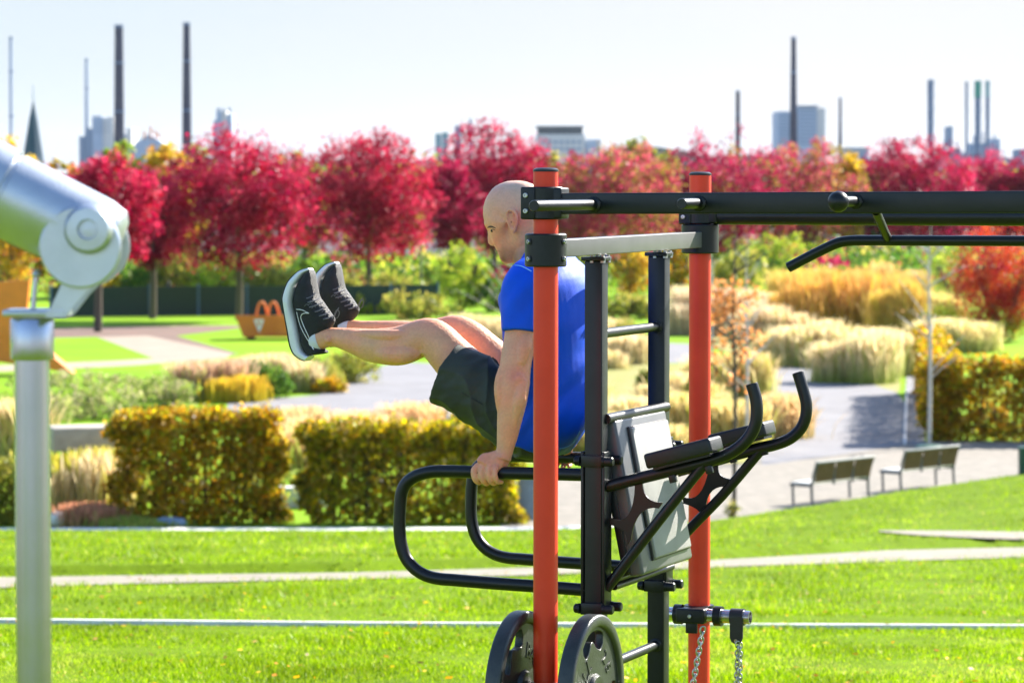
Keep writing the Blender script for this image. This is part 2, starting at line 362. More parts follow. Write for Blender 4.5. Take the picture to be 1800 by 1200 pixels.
sheet('paved_path', [(860, 640), (880, 608), (1000, 598), (1210, 604), (1290, 640), (1200, 638), (1060, 642), (1000, 690), (800, 700)], M['paving'], .006)
sheet('planting_bed', [(780, 815), (800, 705), (1000, 692), (1060, 642), (1200, 640), (1290, 642), (1345, 690), (1325, 815)], M['bed'], .01)
sheet('planting_bed', [(1330, 637), (1440, 649), (1580, 690), (1588, 640), (1600, 540), (1300, 520), (1240, 560), (1240, 606)], M['bed'], .01)
sheet('footpath', [(-200, 662), (-200, 648), (0, 642), (200, 634), (270, 630), (170, 592), (260, 590), (410, 622), (395, 630), (230, 643)], M['sandpath'], .008)
sheet('brick_paving', [(-200, 583), (-200, 600), (170, 592), (270, 596), (400, 624), (420, 622), (310, 590), (420, 577), (420, 572), (230, 573)], M['brickpave'], .004)
# footpaths on the bank: sheets that follow the slope
def bankpath(name, pxs, top, bot, material, dz=.012):
    mb = MB(); vs = []; K = 5
    for x, a, b in zip(pxs, top, bot):
        for k in range(K+1):
            p = hit(x, b + (a-b)*k/K); vs.append((p.x, p.y, gz(p.x, p.y)+dz))
    n = len(pxs); fs = [(i*(K+1)+k, (i+1)*(K+1)+k, (i+1)*(K+1)+k+1, i*(K+1)+k+1) for i in range(n-1) for k in range(K)]
    return struct(part(name, mb.add(vs, fs), material))
xs = list(range(-300, 2101, 60))
bankpath('bank_path', xs, [interp(x, PXP, PYP)+2.5 for x in xs], [interp(x, [-300, 0, 200, 600, 940, 1250, 1567, 1800, 2100], [1042, 1034, 1028, 1019, 1012, 998, 987, 980, 972]) for x in xs], M['pathm'])
xs = list(range(1545, 2106, 40))
bankpath('side_path', xs, [interp(x, [1545, 1700, 1800, 2100], [934, 935, 937, 935]) for x in xs], [interp(x, [1545, 1600, 1700, 1800, 2100], [936, 942, 947, 951, 954]) for x in xs], M['pathm'], .025)
# white kerbs
def kerb(name, label, pts, wd, h, sink=.1):
    mb = MB(); vs = []
    for x, y in pts:
        p = hit(x, y); z = gz(p.x, p.y); vs += [(p.x, p.y, z-sink), (p.x, p.y, z+h), (p.x, p.y+wd, z+h-.01), (p.x, p.y+wd, z-sink)]
    n = len(pts); fs = [(4*i+k, 4*i+4+k, 4*i+4+(k+1) % 4, 4*i+(k+1) % 4) for i in range(n-1) for k in range(4)]
    fs += [(0, 1, 2, 3), (4*n-1, 4*n-2, 4*n-3, 4*n-4)]
    return struct(part(name, mb.add(vs, fs), M['concrete'], smooth=False))
kerb('white_kerb', '', [(-300, 1094), (0, 1095), (100, 1096), (640, 1101), (1320, 1104), (1800, 1106), (2100, 1108)], .12, .032)
mb = MB(); vs = []
kx = list(range(-400, 1101, 100))
for x in kx:
    p = onz(x, interp(x, [-400, 0, 940, 1100], [937, 935, 934, 929]), LOWZ+.1); vs += [(p.x, p.y-.05, p.z-.5), (p.x, p.y-.05, p.z+.03), (p.x, p.y+.55, p.z+.03), (p.x, p.y+.55, p.z-.5)]
struct(part('bank_kerb', mb.add(vs, [(4*i+k, 4*i+4+k, 4*i+4+(k+1) % 4, 4*i+(k+1) % 4) for i in range(len(kx)-1) for k in range(4)]), M['concrete'], smooth=False))
# turf blades (one mass of ground cover)
def turf(n, y0, y1, h, wd, seed, prob=None):
    g = np.random.default_rng(seed)
    y = y0*(y1/y0)**g.random(n); px = g.uniform(-60, 1860, n); x = (px-900)/F*y
    keep = np.ones(n, bool)
    z = np.empty(n)
    for i in range(n):
        z[i] = gz(x[i], y[i])
        py = 600 + F*math.tan(math.atan2(CAMZ-z[i], y[i])-PITCH)
        top = interp(px[i], PXP, PYP); bot = interp(px[i], [-300, 0, 200, 600, 940, 1250, 1567, 1800, 2100], [1042, 1034, 1028, 1019, 1012, 998, 987, 980, 972])
        if top+g.uniform(0, 5) < py < bot-g.uniform(0, 5) or z[i] < LOWZ+.0: keep[i] = False
        if 23.3 < y[i] < 24.9 and g.random() < .8: keep[i] = False
        if px[i] > 1545 and interp(px[i], [1545, 1700, 1800, 2100], [934, 935, 937, 935]) +1 < py < interp(px[i], [1545, 1600, 1700, 1800], [936, 941, 945, 949]): keep[i] = False
    x, y, z, px = x[keep], y[keep], z[keep], px[keep]; n = len(x)
    sc = .7 + .6*(y/y0-1)/1 ; a = g.uniform(0, 2*np.pi, n); hh = h*g.uniform(.4, 1.3, n)*(1+.5*np.sin(x*1.7+y*.9)*np.cos(y*1.3-x))
    ww = wd*g.uniform(.6, 1.4, n)*np.clip(y/y0, 1, 3)**.8
    lean = g.uniform(0, .9, n)*hh; la = g.uniform(0, 2*np.pi, n)
    P = np.stack([x, y, z-.01], 1); s = np.stack([np.cos(a)*ww, np.sin(a)*ww, 0*a], 1); t = np.stack([np.cos(la)*lean, np.sin(la)*lean, hh], 1)
    V = np.concatenate([P-s, P+s, P+t+s*.25, P+t*1.0-s*.25], 1).reshape(-1, 3)
    F4 = np.arange(4*n).reshape(n, 4)
    base = np.array([[.2, .34, .001], [.3, .44, .002], [.13, .24, .001], [.4, .5, .015], [.46, .44, .12]]); k = g.choice(5, n, p=[.36, .3, .22, .09, .03])
    c = base[k]*g.uniform(.8, 1.2, (n, 1)); lf = np.array([noise.noise(Vector((a_*.55, b_*.35, 3)))+.5*noise.noise(Vector((a_*2.1, b_*1.3, 7))) for a_, b_ in zip(x, y)]); c = c*(.95+.55*lf)[:, None]
    dry = np.clip((lf-.22)*3, 0, .55)[:, None]*(g.random(n) < .6)[:, None]; c = c*(1-dry)+np.array([.42, .4, .08])*dry
    return V, F4, np.repeat(np.clip(c, .002, .9), 4, 0)
A = [turf(120000, 15.5, 26, .03, .004, 1), turf(60000, 26, 75, .045, .0065, 2)]
off = 0; VV_ = []; FF_ = []; CC_ = []
for v, f, c in A: VV_.append(v); FF_.append(f+off); CC_.append(c); off += len(v)
o = fast('grass_blades', np.concatenate(VV_), np.concatenate(FF_), np.concatenate(CC_), M['blade'])
tag(o, 'short bright green grass covering the sunlit bank', 'grass', kind='stuff')
# ------------------------------------------------------------------ vegetation builders
PAL = dict(
 red=[(.38, .003, .045), (.52, .008, .065), (.17, .002, .028), (.46, .005, .028), (.56, .03, .085), (.7, .06, .13)],
 wine=[(.34, .006, .055), (.2, .003, .03), (.44, .012, .08), (.5, .03, .1)],
 pink=[(.56, .05, .12), (.46, .025, .09), (.58, .12, .14), (.4, .27, .05), (.34, .26, .03)],
 scarlet=[(.6, .05, .02), (.45, .02, .02), (.7, .14, .03), (.35, .02, .02)],
 yellow=[(.7, .46, .02), (.78, .56, .04), (.55, .4, .03), (.72, .36, .03)],
 lime=[(.42, .5, .03), (.32, .45, .03), (.55, .55, .06), (.22, .35, .02)],
 olive=[(.3, .32, .04), (.42, .4, .06), (.2, .25, .03), (.5, .42, .08)],
 green=[(.08, .18, .02), (.12, .26, .02), (.2, .32, .03), (.05, .12, .015)],
 amber=[(.62, .3, .006), (.7, .36, .01), (.52, .3, .006), (.8, .54, .01), (.3, .18, .01), (.66, .3, .01), (.45, .4, .01), (.14, .1, .01), (.45, .36, .01), (.8, .5, .08), (.4, .42, .015)],
 beech=[(.45, .46, .01), (.52, .38, .006), (.85, .62, .01), (.24, .19, .008), (.62, .34, .01), (.42, .4, .01), (.12, .11, .01), (.36, .34, .01), (.7, .48, .1)],
 gold=[(.6, .45, .03), (.48, .42, .03), (.66, .5, .05), (.4, .24, .03), (.3, .3, .03)],
 peach=[(.75, .32, .1), (.8, .4, .16), (.65, .25, .06)],
 meadow=[(.3, .38, .06), (.42, .42, .14), (.2, .3, .04), (.5, .42, .26)])
def leaves(centers, sigma, per, size, pal, g, flat=1.0, spread=.18):
    """clumps of leaf quads; returns V,F,C"""
    n = len(centers)*per; ci = np.repeat(np.arange(len(centers)), per)
    d = g.normal(0, 1, (n, 3)); d /= np.linalg.norm(d, axis=1)[:, None]; r = g.random(n)**.45
    P = centers[ci] + d*(r*sigma[ci])[:, None]*np.array([1, 1, flat])
    a = g.normal(0, 1, (n, 3)); a /= np.linalg.norm(a, axis=1)[:, None]; b = np.cross(a, g.normal(0, 1, (n, 3))); b /= np.linalg.norm(b, axis=1)[:, None]
    s = (size*g.uniform(.55, 1.25, n))[:, None]
    V = np.concatenate([P-a*s*.5, P+b*s*.34, P+a*s*.5, P-b*s*.34], 1).reshape(-1, 3)
    pal = np.array(pal); kc = g.choice(len(pal), len(centers)); base = pal[kc][ci]; mixk = g.random(n) < .35; base[mixk] = pal[g.choice(len(pal), mixk.sum())]
    c = base*g.uniform(1-spread*2, 1+spread, (n, 1))
    return V, np.arange(4*n).reshape(n, 4), np.repeat(c, 4, 0)
def crown_pts(c, rad, n, g, low=.0):
    out_ = []; lob = g.normal(0, 1, (7, 3)); lob /= np.linalg.norm(lob, axis=1)[:, None]; amp = g.uniform(-.36, .27, 7)
    while len(out_) < n:
        d = g.normal(0, 1, 3); d /= np.linalg.norm(d); r = g.random()**.38
        r *= 1 + (amp*np.clip(lob@d, 0, 1)**4).sum()
        p = d*r; p[0] *= 1.12; p[1] *= 1.12
        if p[2] < -.82+low: continue
        out_.append(p*rad)
    return np.array(out_)+c
def tree(px, pyb, pyt, pyc, halfw, pal, label, name='maple_tree', trunkr=.16, n=230, per=42, leaf=.2, group=None, d=None, pal2=None, bark='bark', cat='tree'):
    n = int(n*1.75); halfw *= 1.1 if name == 'maple_tree' else 1; pyc += 8 if name == 'maple_tree' else 0; pyc += 4
    g = np.random.default_rng(abs(int(px*7+pyt))); b = onz(px, pyb, LOWZ); Y = b.y; s = F/Y
    T = thing(name, label, cat, b, group=group)
    zt = at(px, pyt, Y).z; zc = at(px, pyc, Y).z; hw = halfw/s; cz = (zt+zc)/2; rz = (zt-zc)/2
    mb = MB(); cx = b.x + g.uniform(-.1, .1)
    mb.loft([b+Vector((0, 0, -.2)), Vector((b.x+.05, b.y, zc+.2)), Vector((cx, b.y, cz)), Vector((cx, b.y, cz+rz*.7))], [trunkr*1.25, trunkr, trunkr*.7, trunkr*.25], n=10, sub=3)
    for k in range(9):
        a = g.uniform(0, 6.28); z0 = zc + rz*g.uniform(0, .9); e = Vector((cx+math.cos(a)*hw*.75, b.y+math.sin(a)*hw*.7, z0+rz*g.uniform(.35, .8)))
        mb.loft([Vector((cx, b.y, z0)), (Vector((cx, b.y, z0))+e)/2+Vector((0, 0, .15)), e], [trunkr*.45, trunkr*.3, trunkr*.1], n=6)
    part('trunk', mb, M[bark], T)
    cp = crown_pts(np.array([cx, b.y, cz]), np.array([hw, hw*.85, rz]), n, g)
    V, Fc, C = leaves(cp, np.full(n, .155*hw+.1)*g.uniform(.55, 1.4, n), per, leaf, PAL[pal], g)
    if pal2:
        m = g.random(n) < .3; C2 = np.array(PAL[pal2])[g.choice(len(PAL[pal2]), n)]; mm = np.repeat(m, per*4); C[mm] = np.repeat(C2, per*4, 0)[mm]*.9
    fast('crown', V, Fc, C, M['leaf'], T)
    return T
def shrub(px, pyb, wpx, hpx, pal, label, name='shrub', n=60, per=40, leaf=.12, group=None, depth=.8, pal2=None, cat='shrub', stem=True, Y=None, z=LOWZ):
    g = np.random.default_rng(abs(int(px*13+pyb))); b = onz(px, pyb, z) if Y is None else at(px, pyb, Y); s = F/b.y; hw = wpx/2/s; h = hpx/s
    T = thing(name, label, cat, b, group=group)
    cp = crown_pts(np.array([b.x, b.y, b.z+h*.5]), np.array([hw, hw*depth, h*.52]), n, g, low=-.3)
    cp[:, 2] = np.maximum(cp[:, 2], b.z+.05)
    V, Fc, C = leaves(cp, np.full(n, .2*min(hw, h)+.06)*g.uniform(.7, 1.3, n), per, leaf, PAL[pal], g)
    if pal2:
        m = g.random(n) < .35; mm = np.repeat(m, per*4); C2 = np.array(PAL[pal2])[g.choice(len(PAL[pal2]), n)]; C[mm] = np.repeat(C2, per*4, 0)[mm]
    fast('foliage', V, Fc, C, M['leaf'], T)
    mb = MB()
    for k in range(7):
        a = g.uniform(0, 6.28); mb.tube([b+Vector((0, 0, -.1)), b+Vector((math.cos(a)*hw*.3, math.sin(a)*hw*.3, h*.35)), b+Vector((math.cos(a)*hw*.6, math.sin(a)*hw*.5, h*.7))], .02*max(1, h/1.5), n=5)
    part('stem', mb, M['bark'], T)
    return T
def grasses(px, pyb, wpx, hpx, label, n=2600, lean=1.0, base=(.3, .36, .05), tip=(.8, .66, .42), group=None, depth=.5, name='ornamental_grass', wd=.012, tiph=.6, z=LOWZ, green=.14):
    g = np.random.default_rng(abs(int(px*17+pyb))); b = onz(px, pyb, z); s = F/b.y; hw = wpx/2/s; h = hpx/s; dp = hw*depth
    b = b + Vector((0, dp, 0))
    nc = max(3, int(hw*2*max(dp*2, .6)*1.6)); cc = np.stack([g.uniform(-hw*.85, hw*.85, nc), g.uniform(-dp, dp, nc)], 1); ch = g.uniform(.7, 1.1, nc)*(1-.22*(cc[:, 0]/hw)**2)
    k = g.choice(nc, n); bx = cc[k]+g.normal(0, .27, (n, 2)); hh = h*ch[k]*g.uniform(.55, 1.05, n); a = g.uniform(0, 6.28, n); ln = g.uniform(.05, .75, n)**1.3*min(h, 1.4)*.9*lean
    P0 = np.stack([b.x+bx[:, 0], b.y+bx[:, 1], np.full(n, b.z-.03)], 1)
    dirv = np.stack([np.cos(a), np.sin(a), 0*a], 1); sd_ = np.stack([-np.sin(a), np.cos(a), 0*a], 1)*(wd*g.uniform(.6, 1.5, n))[:, None]
    up = np.array([0, 0, 1.])
    P1 = P0+dirv*(ln*.25)[:, None]+up*(hh*.55)[:, None]; P2 = P0+dirv*(ln*.7)[:, None]+up*(hh*.85)[:, None]; P3 = P0+dirv*(ln*1.15)[:, None]+up*(hh)[:, None]
    V = np.stack([P0-sd_, P0+sd_, P1-sd_, P1+sd_, P2-sd_*1.5, P2+sd_*1.5, P3-sd_*.4, P3+sd_*.4], 1).reshape(-1, 3)
    i = np.arange(n)[:, None]*8
    Fc = np.concatenate([i+np.array([[0, 1, 3, 2]]), i+np.array([[2, 3, 5, 4]]), i+np.array([[4, 5, 7, 6]])])
    base = np.array(base); tip = np.array(tip)*np.array([1.04, .97, .84]); v = g.uniform(.75, 1.2, (n, 1)); isg = g.random(n) < green
    cb = base*v; ct = np.where(isg[:, None], base*1.2, tip)*v; cm = cb*(1-tiph)+ct*tiph
    C = np.stack([cb, cb, cm, cm, ct, ct, ct, ct], 1).reshape(-1, 3)
    o = fast(name, V, Fc, C, M['straw']); tag(o, label, 'ornamental grass', group); return o
def hedge(pts, hgt, thick, pal, label, n, leaf=.085, group=None, name='hedge', z=LOWZ):
    """pts: two pixel feet (front face)"""
    g = np.random.default_rng(abs(int(pts[0][0]*3+11))); a = onz(*pts[0], z); b = onz(*pts[1], z); ax = (b-a); L = ax.length; ax.normalize(); nv = Vector((-ax.y, ax.x, 0))
    T = thing(name, label, 'hedge', (a+b)/2)
    A_, X, N_ = np.array(a), np.array(ax), np.array(nv)
    n = int(n*.54); leaf *= 1.25
    u = g.uniform(0, L, n); q = g.random(n); zz = g.uniform(.02, hgt, n); dd = g.uniform(-.02, .28, n)**1.0
    face = q < .68; top = (q >= .68) & (q < .88); e1 = (q >= .88) & (q < .94); e2 = q >= .94
    thick = min(thick, .75); th = np.where(face, g.uniform(-.02, thick, n)**1.0+.06*np.sin(u*5+zz*7), g.uniform(0, thick, n)); zz = np.where(top, hgt - g.uniform(-.16, .3, n)+.05*np.sin(u*2.3)+.04*np.sin(u*7), zz)
    zz = zz*(1-.05*(.5+.5*np.sin(u*2.1+1))-.03*(.5+.5*np.sin(u*6.3))); u = np.where(e1, g.uniform(-.08, .2, n), u); u = np.where(e2, L-g.uniform(-.08, .2, n), u)
    eg = .12*np.sin(zz*5.3+1)+.07*np.sin(zz*13); u = u+np.where(u < L*.2, eg, np.where(u > L*.8, eg*.8, 0)); zz = zz+.05*g.normal(0, 1, n)*(zz > hgt*.85)
    cen = A_+X*u[:, None]+N_*th[:, None]; cen[:, 2] = z+zz
    bulge = .07*np.sin(u*3.1)+.05*np.sin(zz*4+u); cen[:, :2] -= (N_[:2]*bulge[:, None])
    fld = np.sin(u*2.7+zz*1.9)+np.sin(u*5.9-zz*4.1+2)+np.sin(zz*6.3+u*1.1); kp = (fld < .9+g.normal(0, .5, n)) | (g.random(n) < .45); cen = cen[kp]
    spr = np.array([np.array(a+ax*g.uniform(0, L)+nv*g.uniform(0, thick))+np.array([0, 0, hgt*.97+abs(g.normal(0, .09))]) for _ in range(int(L*26))]); cen = np.concatenate([cen, spr]); n = len(cen)
    V, Fc, C = leaves(cen, np.full(n, .1), 3, leaf, PAL[pal], g, spread=.3)
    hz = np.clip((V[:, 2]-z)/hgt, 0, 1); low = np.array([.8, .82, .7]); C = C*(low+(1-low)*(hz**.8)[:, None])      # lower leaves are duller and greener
    fast('foliage', V, Fc, C, M['leaf'], T)
    mb = MB()
    for k in range(int(L*9)):
        p = a+ax*g.uniform(.1, L-.1)+nv*g.uniform(.1, thick-.1); t1 = p+Vector((g.uniform(-.1, .1), 0, hgt*g.uniform(.7, .95))); mb.tube([p+Vector((0, 0, -.1)), t1], .016, n=5)
        for q in range(3): m0 = p.lerp(t1, g.uniform(.2, .8)); mb.tube([m0, m0+Vector((g.uniform(-.35, .35), g.uniform(-.2, .2), g.uniform(.15, .5)))], .008, n=4)
    part('branches', mb, M['core'], T)
    return T
# ------------------------------------------------------------------ far skyline
Z3 = Vector((0, 0, 1)); X3 = Vector((1, 0, 0)); Y3 = Vector((0, 1, 0))
def chimney(px, pyt, pyb, wt, wb, Y, material, label, name='chimney', rim=True, group='factory chimneys on the horizon'):
    s = F/Y; a = at(px, pyb, Y); t = at(px, pyt, Y); a.z = min(a.z, LOWZ)
    T = thing(name, label, 'chimney', Vector((a.x, a.y, a.z)), group=group); mb = MB()
    hfull = t.z-a.z; wt *= 1.3; wb *= 1.2; f = lambda z: (wt + (wb-wt)*(t.z-z)/max(1, (t.z-at(px, pyb, Y).z)))/2/s
    mb.loft([a, (a+t)/2, t], [f(a.z), f((a.z+t.z)/2), f(t.z)], n=24); part('shaft', mb, material, T)
    if rim:
        r = wt/2/s
        for q0, q1, k_ in ((.012, -.003, 1.14), (.22, .21, 1.3), (.5, .49, 1.4)):
            m2 = MB(); m2.cyl(t-Z3*hfull*q0, t-Z3*hfull*q1, r*k_); part('platform', m2, M['bluesteel'], T)
    return T
chimney(209, 45, 246, 11, 15, 1500, M['chim'], 'tall dark chimney, left one of the two thick chimneys at left')
chimney(328, 41, 252, 9, 14, 1500, M['chim'], 'tall dark chimney with no building beside it, behind the big red tree')
chimney(1297, 160, 270, 5.5, 8, 1400, M['chim'], 'short dark chimney left of the blue office block')
chimney(1395, 66, 250, 6.5, 11.5, 1400, M['chim'], 'tallest chimney at right, in front of the blue office block')
chimney(1477, 172, 262, 3.5, 6, 1500, M['chim'], 'thin short chimney right of the blue office block')
chimney(152, 104, 225, 4, 6, 1900, M['chim2'], 'thin pale chimney behind the stepped industrial block')
chimney(19, 66, 245, 4.5, 5, 1900, M['chim2'], 'slender pale blue mast at the far left', name='mast', group='masts')
def block(px0, px1, pyt, Y, dpt, mb):
    a = at(px0, pyt, Y); b = at(px1, pyt, Y); mb.zbox(a.x, b.x, Y, Y+dpt, LOWZ, a.z)
def wins(px0, px1, py0, py1, Y, nx, ny, T, material='darkglass', fx=.5, fy=.5):
    for i in range(nx):
        for j in range(ny):
            mb = MB(); cx = px0+(px1-px0)*(i+.5)/nx; cy = py0+(py1-py0)*(j+.5)/ny; hx = (px1-px0)/nx*fx/2; hy = (py1-py0)/ny*fy/2
            a = at(cx-hx, cy-hy, Y-.12); b = at(cx+hx, cy+hy, Y-.12); mb.zbox(a.x, b.x, Y-.15, Y-.02, b.z, a.z)
            part('window', mb, M[material], T, smooth=False)
Y = 1450; T = thing('office_block', 'pale blue office slab behind the tallest chimney at right', 'building', at(1408, 325, Y) - Z3*6)
mb = MB(); block(1367, 1403, 196, Y, 30, mb); part('low_wing', mb, M['indus'], T, smooth=False)
mb = MB(); block(1403.2, 1436, 187, Y-2, 30, mb); part('tower', mb, M['indus'], T, smooth=False)
mb = MB(); block(1436.2, 1451, 190, Y+1, 26, mb); part('light_wing', mb, M['beige'], T, smooth=False)
wins(1368, 1402, 199, 256, Y, 1, 9, T, 'bluegrey', .96, .45); wins(1404, 1435, 190, 256, Y-2, 1, 10, T, 'bluegrey', .96, .45)
mb = MB(); block(1403, 1440, 185.6, Y-3, 32, mb); mb.v = [(x, y, z if z > 0 else at(0, 187.8, Y).z) for x, y, z in mb.v]; part('roof_edge', mb, M['bluesteel'], T, smooth=False)
Y = 900; T = thing('flat_roofed_building', 'pale flat roofed building with a dark window band, behind the trees', 'building', at(985, 325, Y)-Z3*6)
mb = MB(); block(943, 1028, 236, Y, 25, mb); part('wall', mb, M['beige'], T, smooth=False)
mb = MB(); a = at(945, 223.5, Y+.5); b = at(1024, 236, Y+.5); mb.zbox(a.x, b.x, Y+.5, Y+22, b.z, a.z); part('window_storey', mb, M['darkglass'], T, smooth=False)
mb = MB(); a = at(942, 221, Y); b = at(1027, 223.5, Y); mb.zbox(a.x, b.x, Y-.5, Y+24, b.z, a.z); part('roof', mb, M['stonepale'], T, smooth=False)
mb = MB(); block(1028.5, 1056, 245, Y+2, 22, mb); part('side_wing', mb, M['indus'], T, smooth=False)
wins(950, 1024, 244, 268, Y, 7, 2, T, 'bluegrey', .6, .35)
Y = 1600; T = thing('industrial_plant', 'stepped blue and beige industrial block below the thin pale chimney', 'building', at(170, 325, Y)-Z3*6)
for i, (x0, x1, t, m_) in enumerate([(162, 180, 204, 'indus'), (180.5, 200, 206, 'beige'), (150, 161.5, 226, 'bluegrey'), (139, 149.5, 240, 'bluegrey'), (222, 232, 226, 'beige'), (200.5, 221, 236, 'indus')]):
    mb = MB(); block(x0, x1, t, Y+i, 24, mb); part('building_block', mb, M[m_], T, smooth=False)
wins(164, 198, 212, 236, Y-1, 5, 3, T, 'bluegrey', .4, .3)
Y = 1600; T = thing('process_plant', 'low blue pitched plant with a reddish mast, between the two thick chimneys', 'building', at(262, 325, Y)-Z3*6)
mb = MB(); a = at(236, 252, Y); b = at(288, 252, Y); t = at(262, 236, Y); mb.add([(a.x, Y, LOWZ), (b.x, Y, LOWZ), (b.x, Y, a.z), (t.x, Y, t.z), (a.x, Y, a.z)]+[(a.x, Y+20, LOWZ), (b.x, Y+20, LOWZ), (b.x, Y+20, a.z), (t.x, Y+20, t.z), (a.x, Y+20, a.z)], [(0, 1, 2, 3, 4), (9, 8, 7, 6, 5), (0, 5, 6, 1), (1, 6, 7, 2), (2, 7, 8, 3), (3, 8, 9, 4), (4, 9, 5, 0)]); part('hall', mb, M['indus'], T, smooth=False)
mb = MB(); mb.cyl(at(265, 245, Y), at(265, 222, Y), .5); [mb.cyl(at(x, 245, Y), at(x, y, Y), .5) for x, y in ((254, 231), (273, 229), (279, 234))]; part('mast', mb, M['corten'], T)
Y = 1500; T = thing('silo_tower', 'pale stepped silo tower above the big red tree', 'building', at(392, 325, Y)-Z3*6)
for i, (x0, x1, t, m_) in enumerate([(375, 384, 212, 'bluegrey'), (380, 388, 195, 'indus'), (388.5, 398, 194, 'beige'), (398.5, 408, 200, 'indus')]):
    mb = MB(); block(x0, x1, t, Y+i*2, 14, mb); part('tower_block', mb, M[m_], T, smooth=False)
for x in (383, 386, 393, 402, 405): mb = MB(); mb.cyl(at(x, 197, Y+3), at(x, 190, Y+3), .35); part('antenna', mb, M['bluegrey'], T)
Y = 1300; T = thing('cooling_tower', 'teal boxy cooling towers behind the trees left of the man', 'tower', at(785, 325, Y)-Z3*6)
for i, (x0, x1, t, m_) in enumerate([(765, 775, 235, 'teal'), (777, 787, 233, 'teal'), (799, 810, 221, 'bluegrey'), (825, 829, 208, 'bluegrey')]):
    mb = MB(); block(x0, x1, t, Y+i*2, 10, mb); part('tower_block', mb, M[m_], T, smooth=False)
wins(766, 787, 238, 268, Y-.5, 2, 5, T, 'indus', .7, .4)
# refinery columns
def column(px, pyt, wpx, Y, label, top=None, lattice=True):
    s = F/Y; a = at(px, 325, Y); a.z = LOWZ; t = at(px, pyt, Y); r = wpx/2/s
    T = thing('refinery_column', label, 'refinery column', a, group='refinery columns at right'); mb = MB(); mb.cyl(a, t, r*.7, n=16); mb.lathe(t-Z3*.5, Z3, [(0, r*.7), (r*.5, r*.5), (r*.7, .05)], n=12); part('vessel', mb, M['bluesteel'], T)
    m2 = MB()
    H = t.z-a.z; k = 9
    for i in range(1, k+1):
        z = a.z+H*i/k*.99; m2.cyl(Vector((a.x, a.y, z-.25)), Vector((a.x, a.y, z+.25)), r*1.05, n=12)
    for q in range(4):
        an = q*math.pi/2+.4; m2.tube([a+Vector((math.cos(an)*r, math.sin(an)*r, 0)), t+Vector((math.cos(an)*r, math.sin(an)*r, 0))], .14, n=5)
    part('gantry', m2, M['bluegrey'], T)
    if top: m3 = MB(); m3.cyl(t-Z3*H*.13, t+Z3*.3, r*1.12, n=16); part('top_band', m3, M[top], T)
    return T
column(1636, 141, 12, 1100, 'single thick blue refinery column, left of the group')
column(1699, 144, 4.5, 1100, 'thinnest refinery column, left of the three in the group')
column(1719, 144, 11, 1100, 'refinery column with a green top', top='greensteel')
column(1736, 144, 7, 1100, 'rightmost refinery column of the group', top='teal')
Y = 1150; T = thing('refinery_block', 'low blue grey refinery units under the columns', 'building', at(1700, 325, Y)-Z3*6)
for i, (x0, x1, t, m_) in enumerate([(1655, 1668, 258, 'indus'), (1669, 1675, 222, 'bluegrey'), (1676, 1690, 262, 'bluegrey'), (1690.5, 1706, 268, 'indus'), (1707, 1744, 252, 'bluegrey'), (1741, 1758, 244, 'indus'), (1758.5, 1770, 276, 'beige')]):
    mb = MB(); block(x0, x1, t, Y+i*2, 14, mb); part('process_unit', mb, M[m_], T, smooth=False)
for i, (px_, t_, w_) in enumerate([(1660, 246, 3), (1683, 250, 2.5), (1712, 238, 3), (1728, 232, 2.5), (1748, 236, 3.5), (1755, 250, 2.5), (1765, 262, 2)]):
    mb = MB(); c_ = at(px_, 325, Y+3); c_.z = LOWZ; mb.cyl(c_, at(px_, t_, Y+3), w_/2*Y/F, n=10); part('stack', mb, M['bluesteel' if i % 2 else 'bluegrey'], T)
Y = 700; T = thing('grey_block', 'grey blue block cut by the right edge of the picture', 'building', at(1800, 325, Y)-Z3*6)
mb = MB(); block(1785, 1840, 278, Y, 15, mb); block(1796, 1840, 262, Y+2, 13, mb); part('wall', mb, M['bluegrey'], T, smooth=False)
Y = 800; T = thing('low_building', 'low pale building between the yellow tree and the dark red one', 'building', at(1508, 325, Y)-Z3*6)
mb = MB(); block(1488, 1527, 262, Y, 15, mb); part('wall', mb, M['indus'], T, smooth=False)
mb = MB(); a = at(1486, 259, Y); b = at(1529, 262, Y); mb.zbox(a.x, b.x, Y-.6, Y+16, b.z, a.z); part('roof', mb, M['stonepale'], T, smooth=False)
wins(1490, 1525, 266, 300, Y, 5, 4, T, 'bluegrey', .6, .45)
# far wooded ridge
mb = MB(); g = np.random.default_rng(5); vs = []; xs_ = np.linspace(-1700, 1700, 180); Y = 2300
prof = [LOWZ + 22 + 7*math.sin(x*.006+1) + 4*math.sin(x*.021) + 2.5*math.sin(x*.08) + g.uniform(-1, 1) for x in xs_]
for x, h in zip(xs_, prof): vs += [(x, Y, LOWZ-1), (x, Y+20, h), (x, Y+300, h-3)]
n = len(xs_); struct(part('wooded_ridge', mb.add(vs, [(3*i+k, 3*i+3+k, 3*i+4+k, 3*i+1+k) for i in range(n-1) for k in (0, 1)]), mat('far wood', (.05, .09, .06), 1, nscale=.02)))
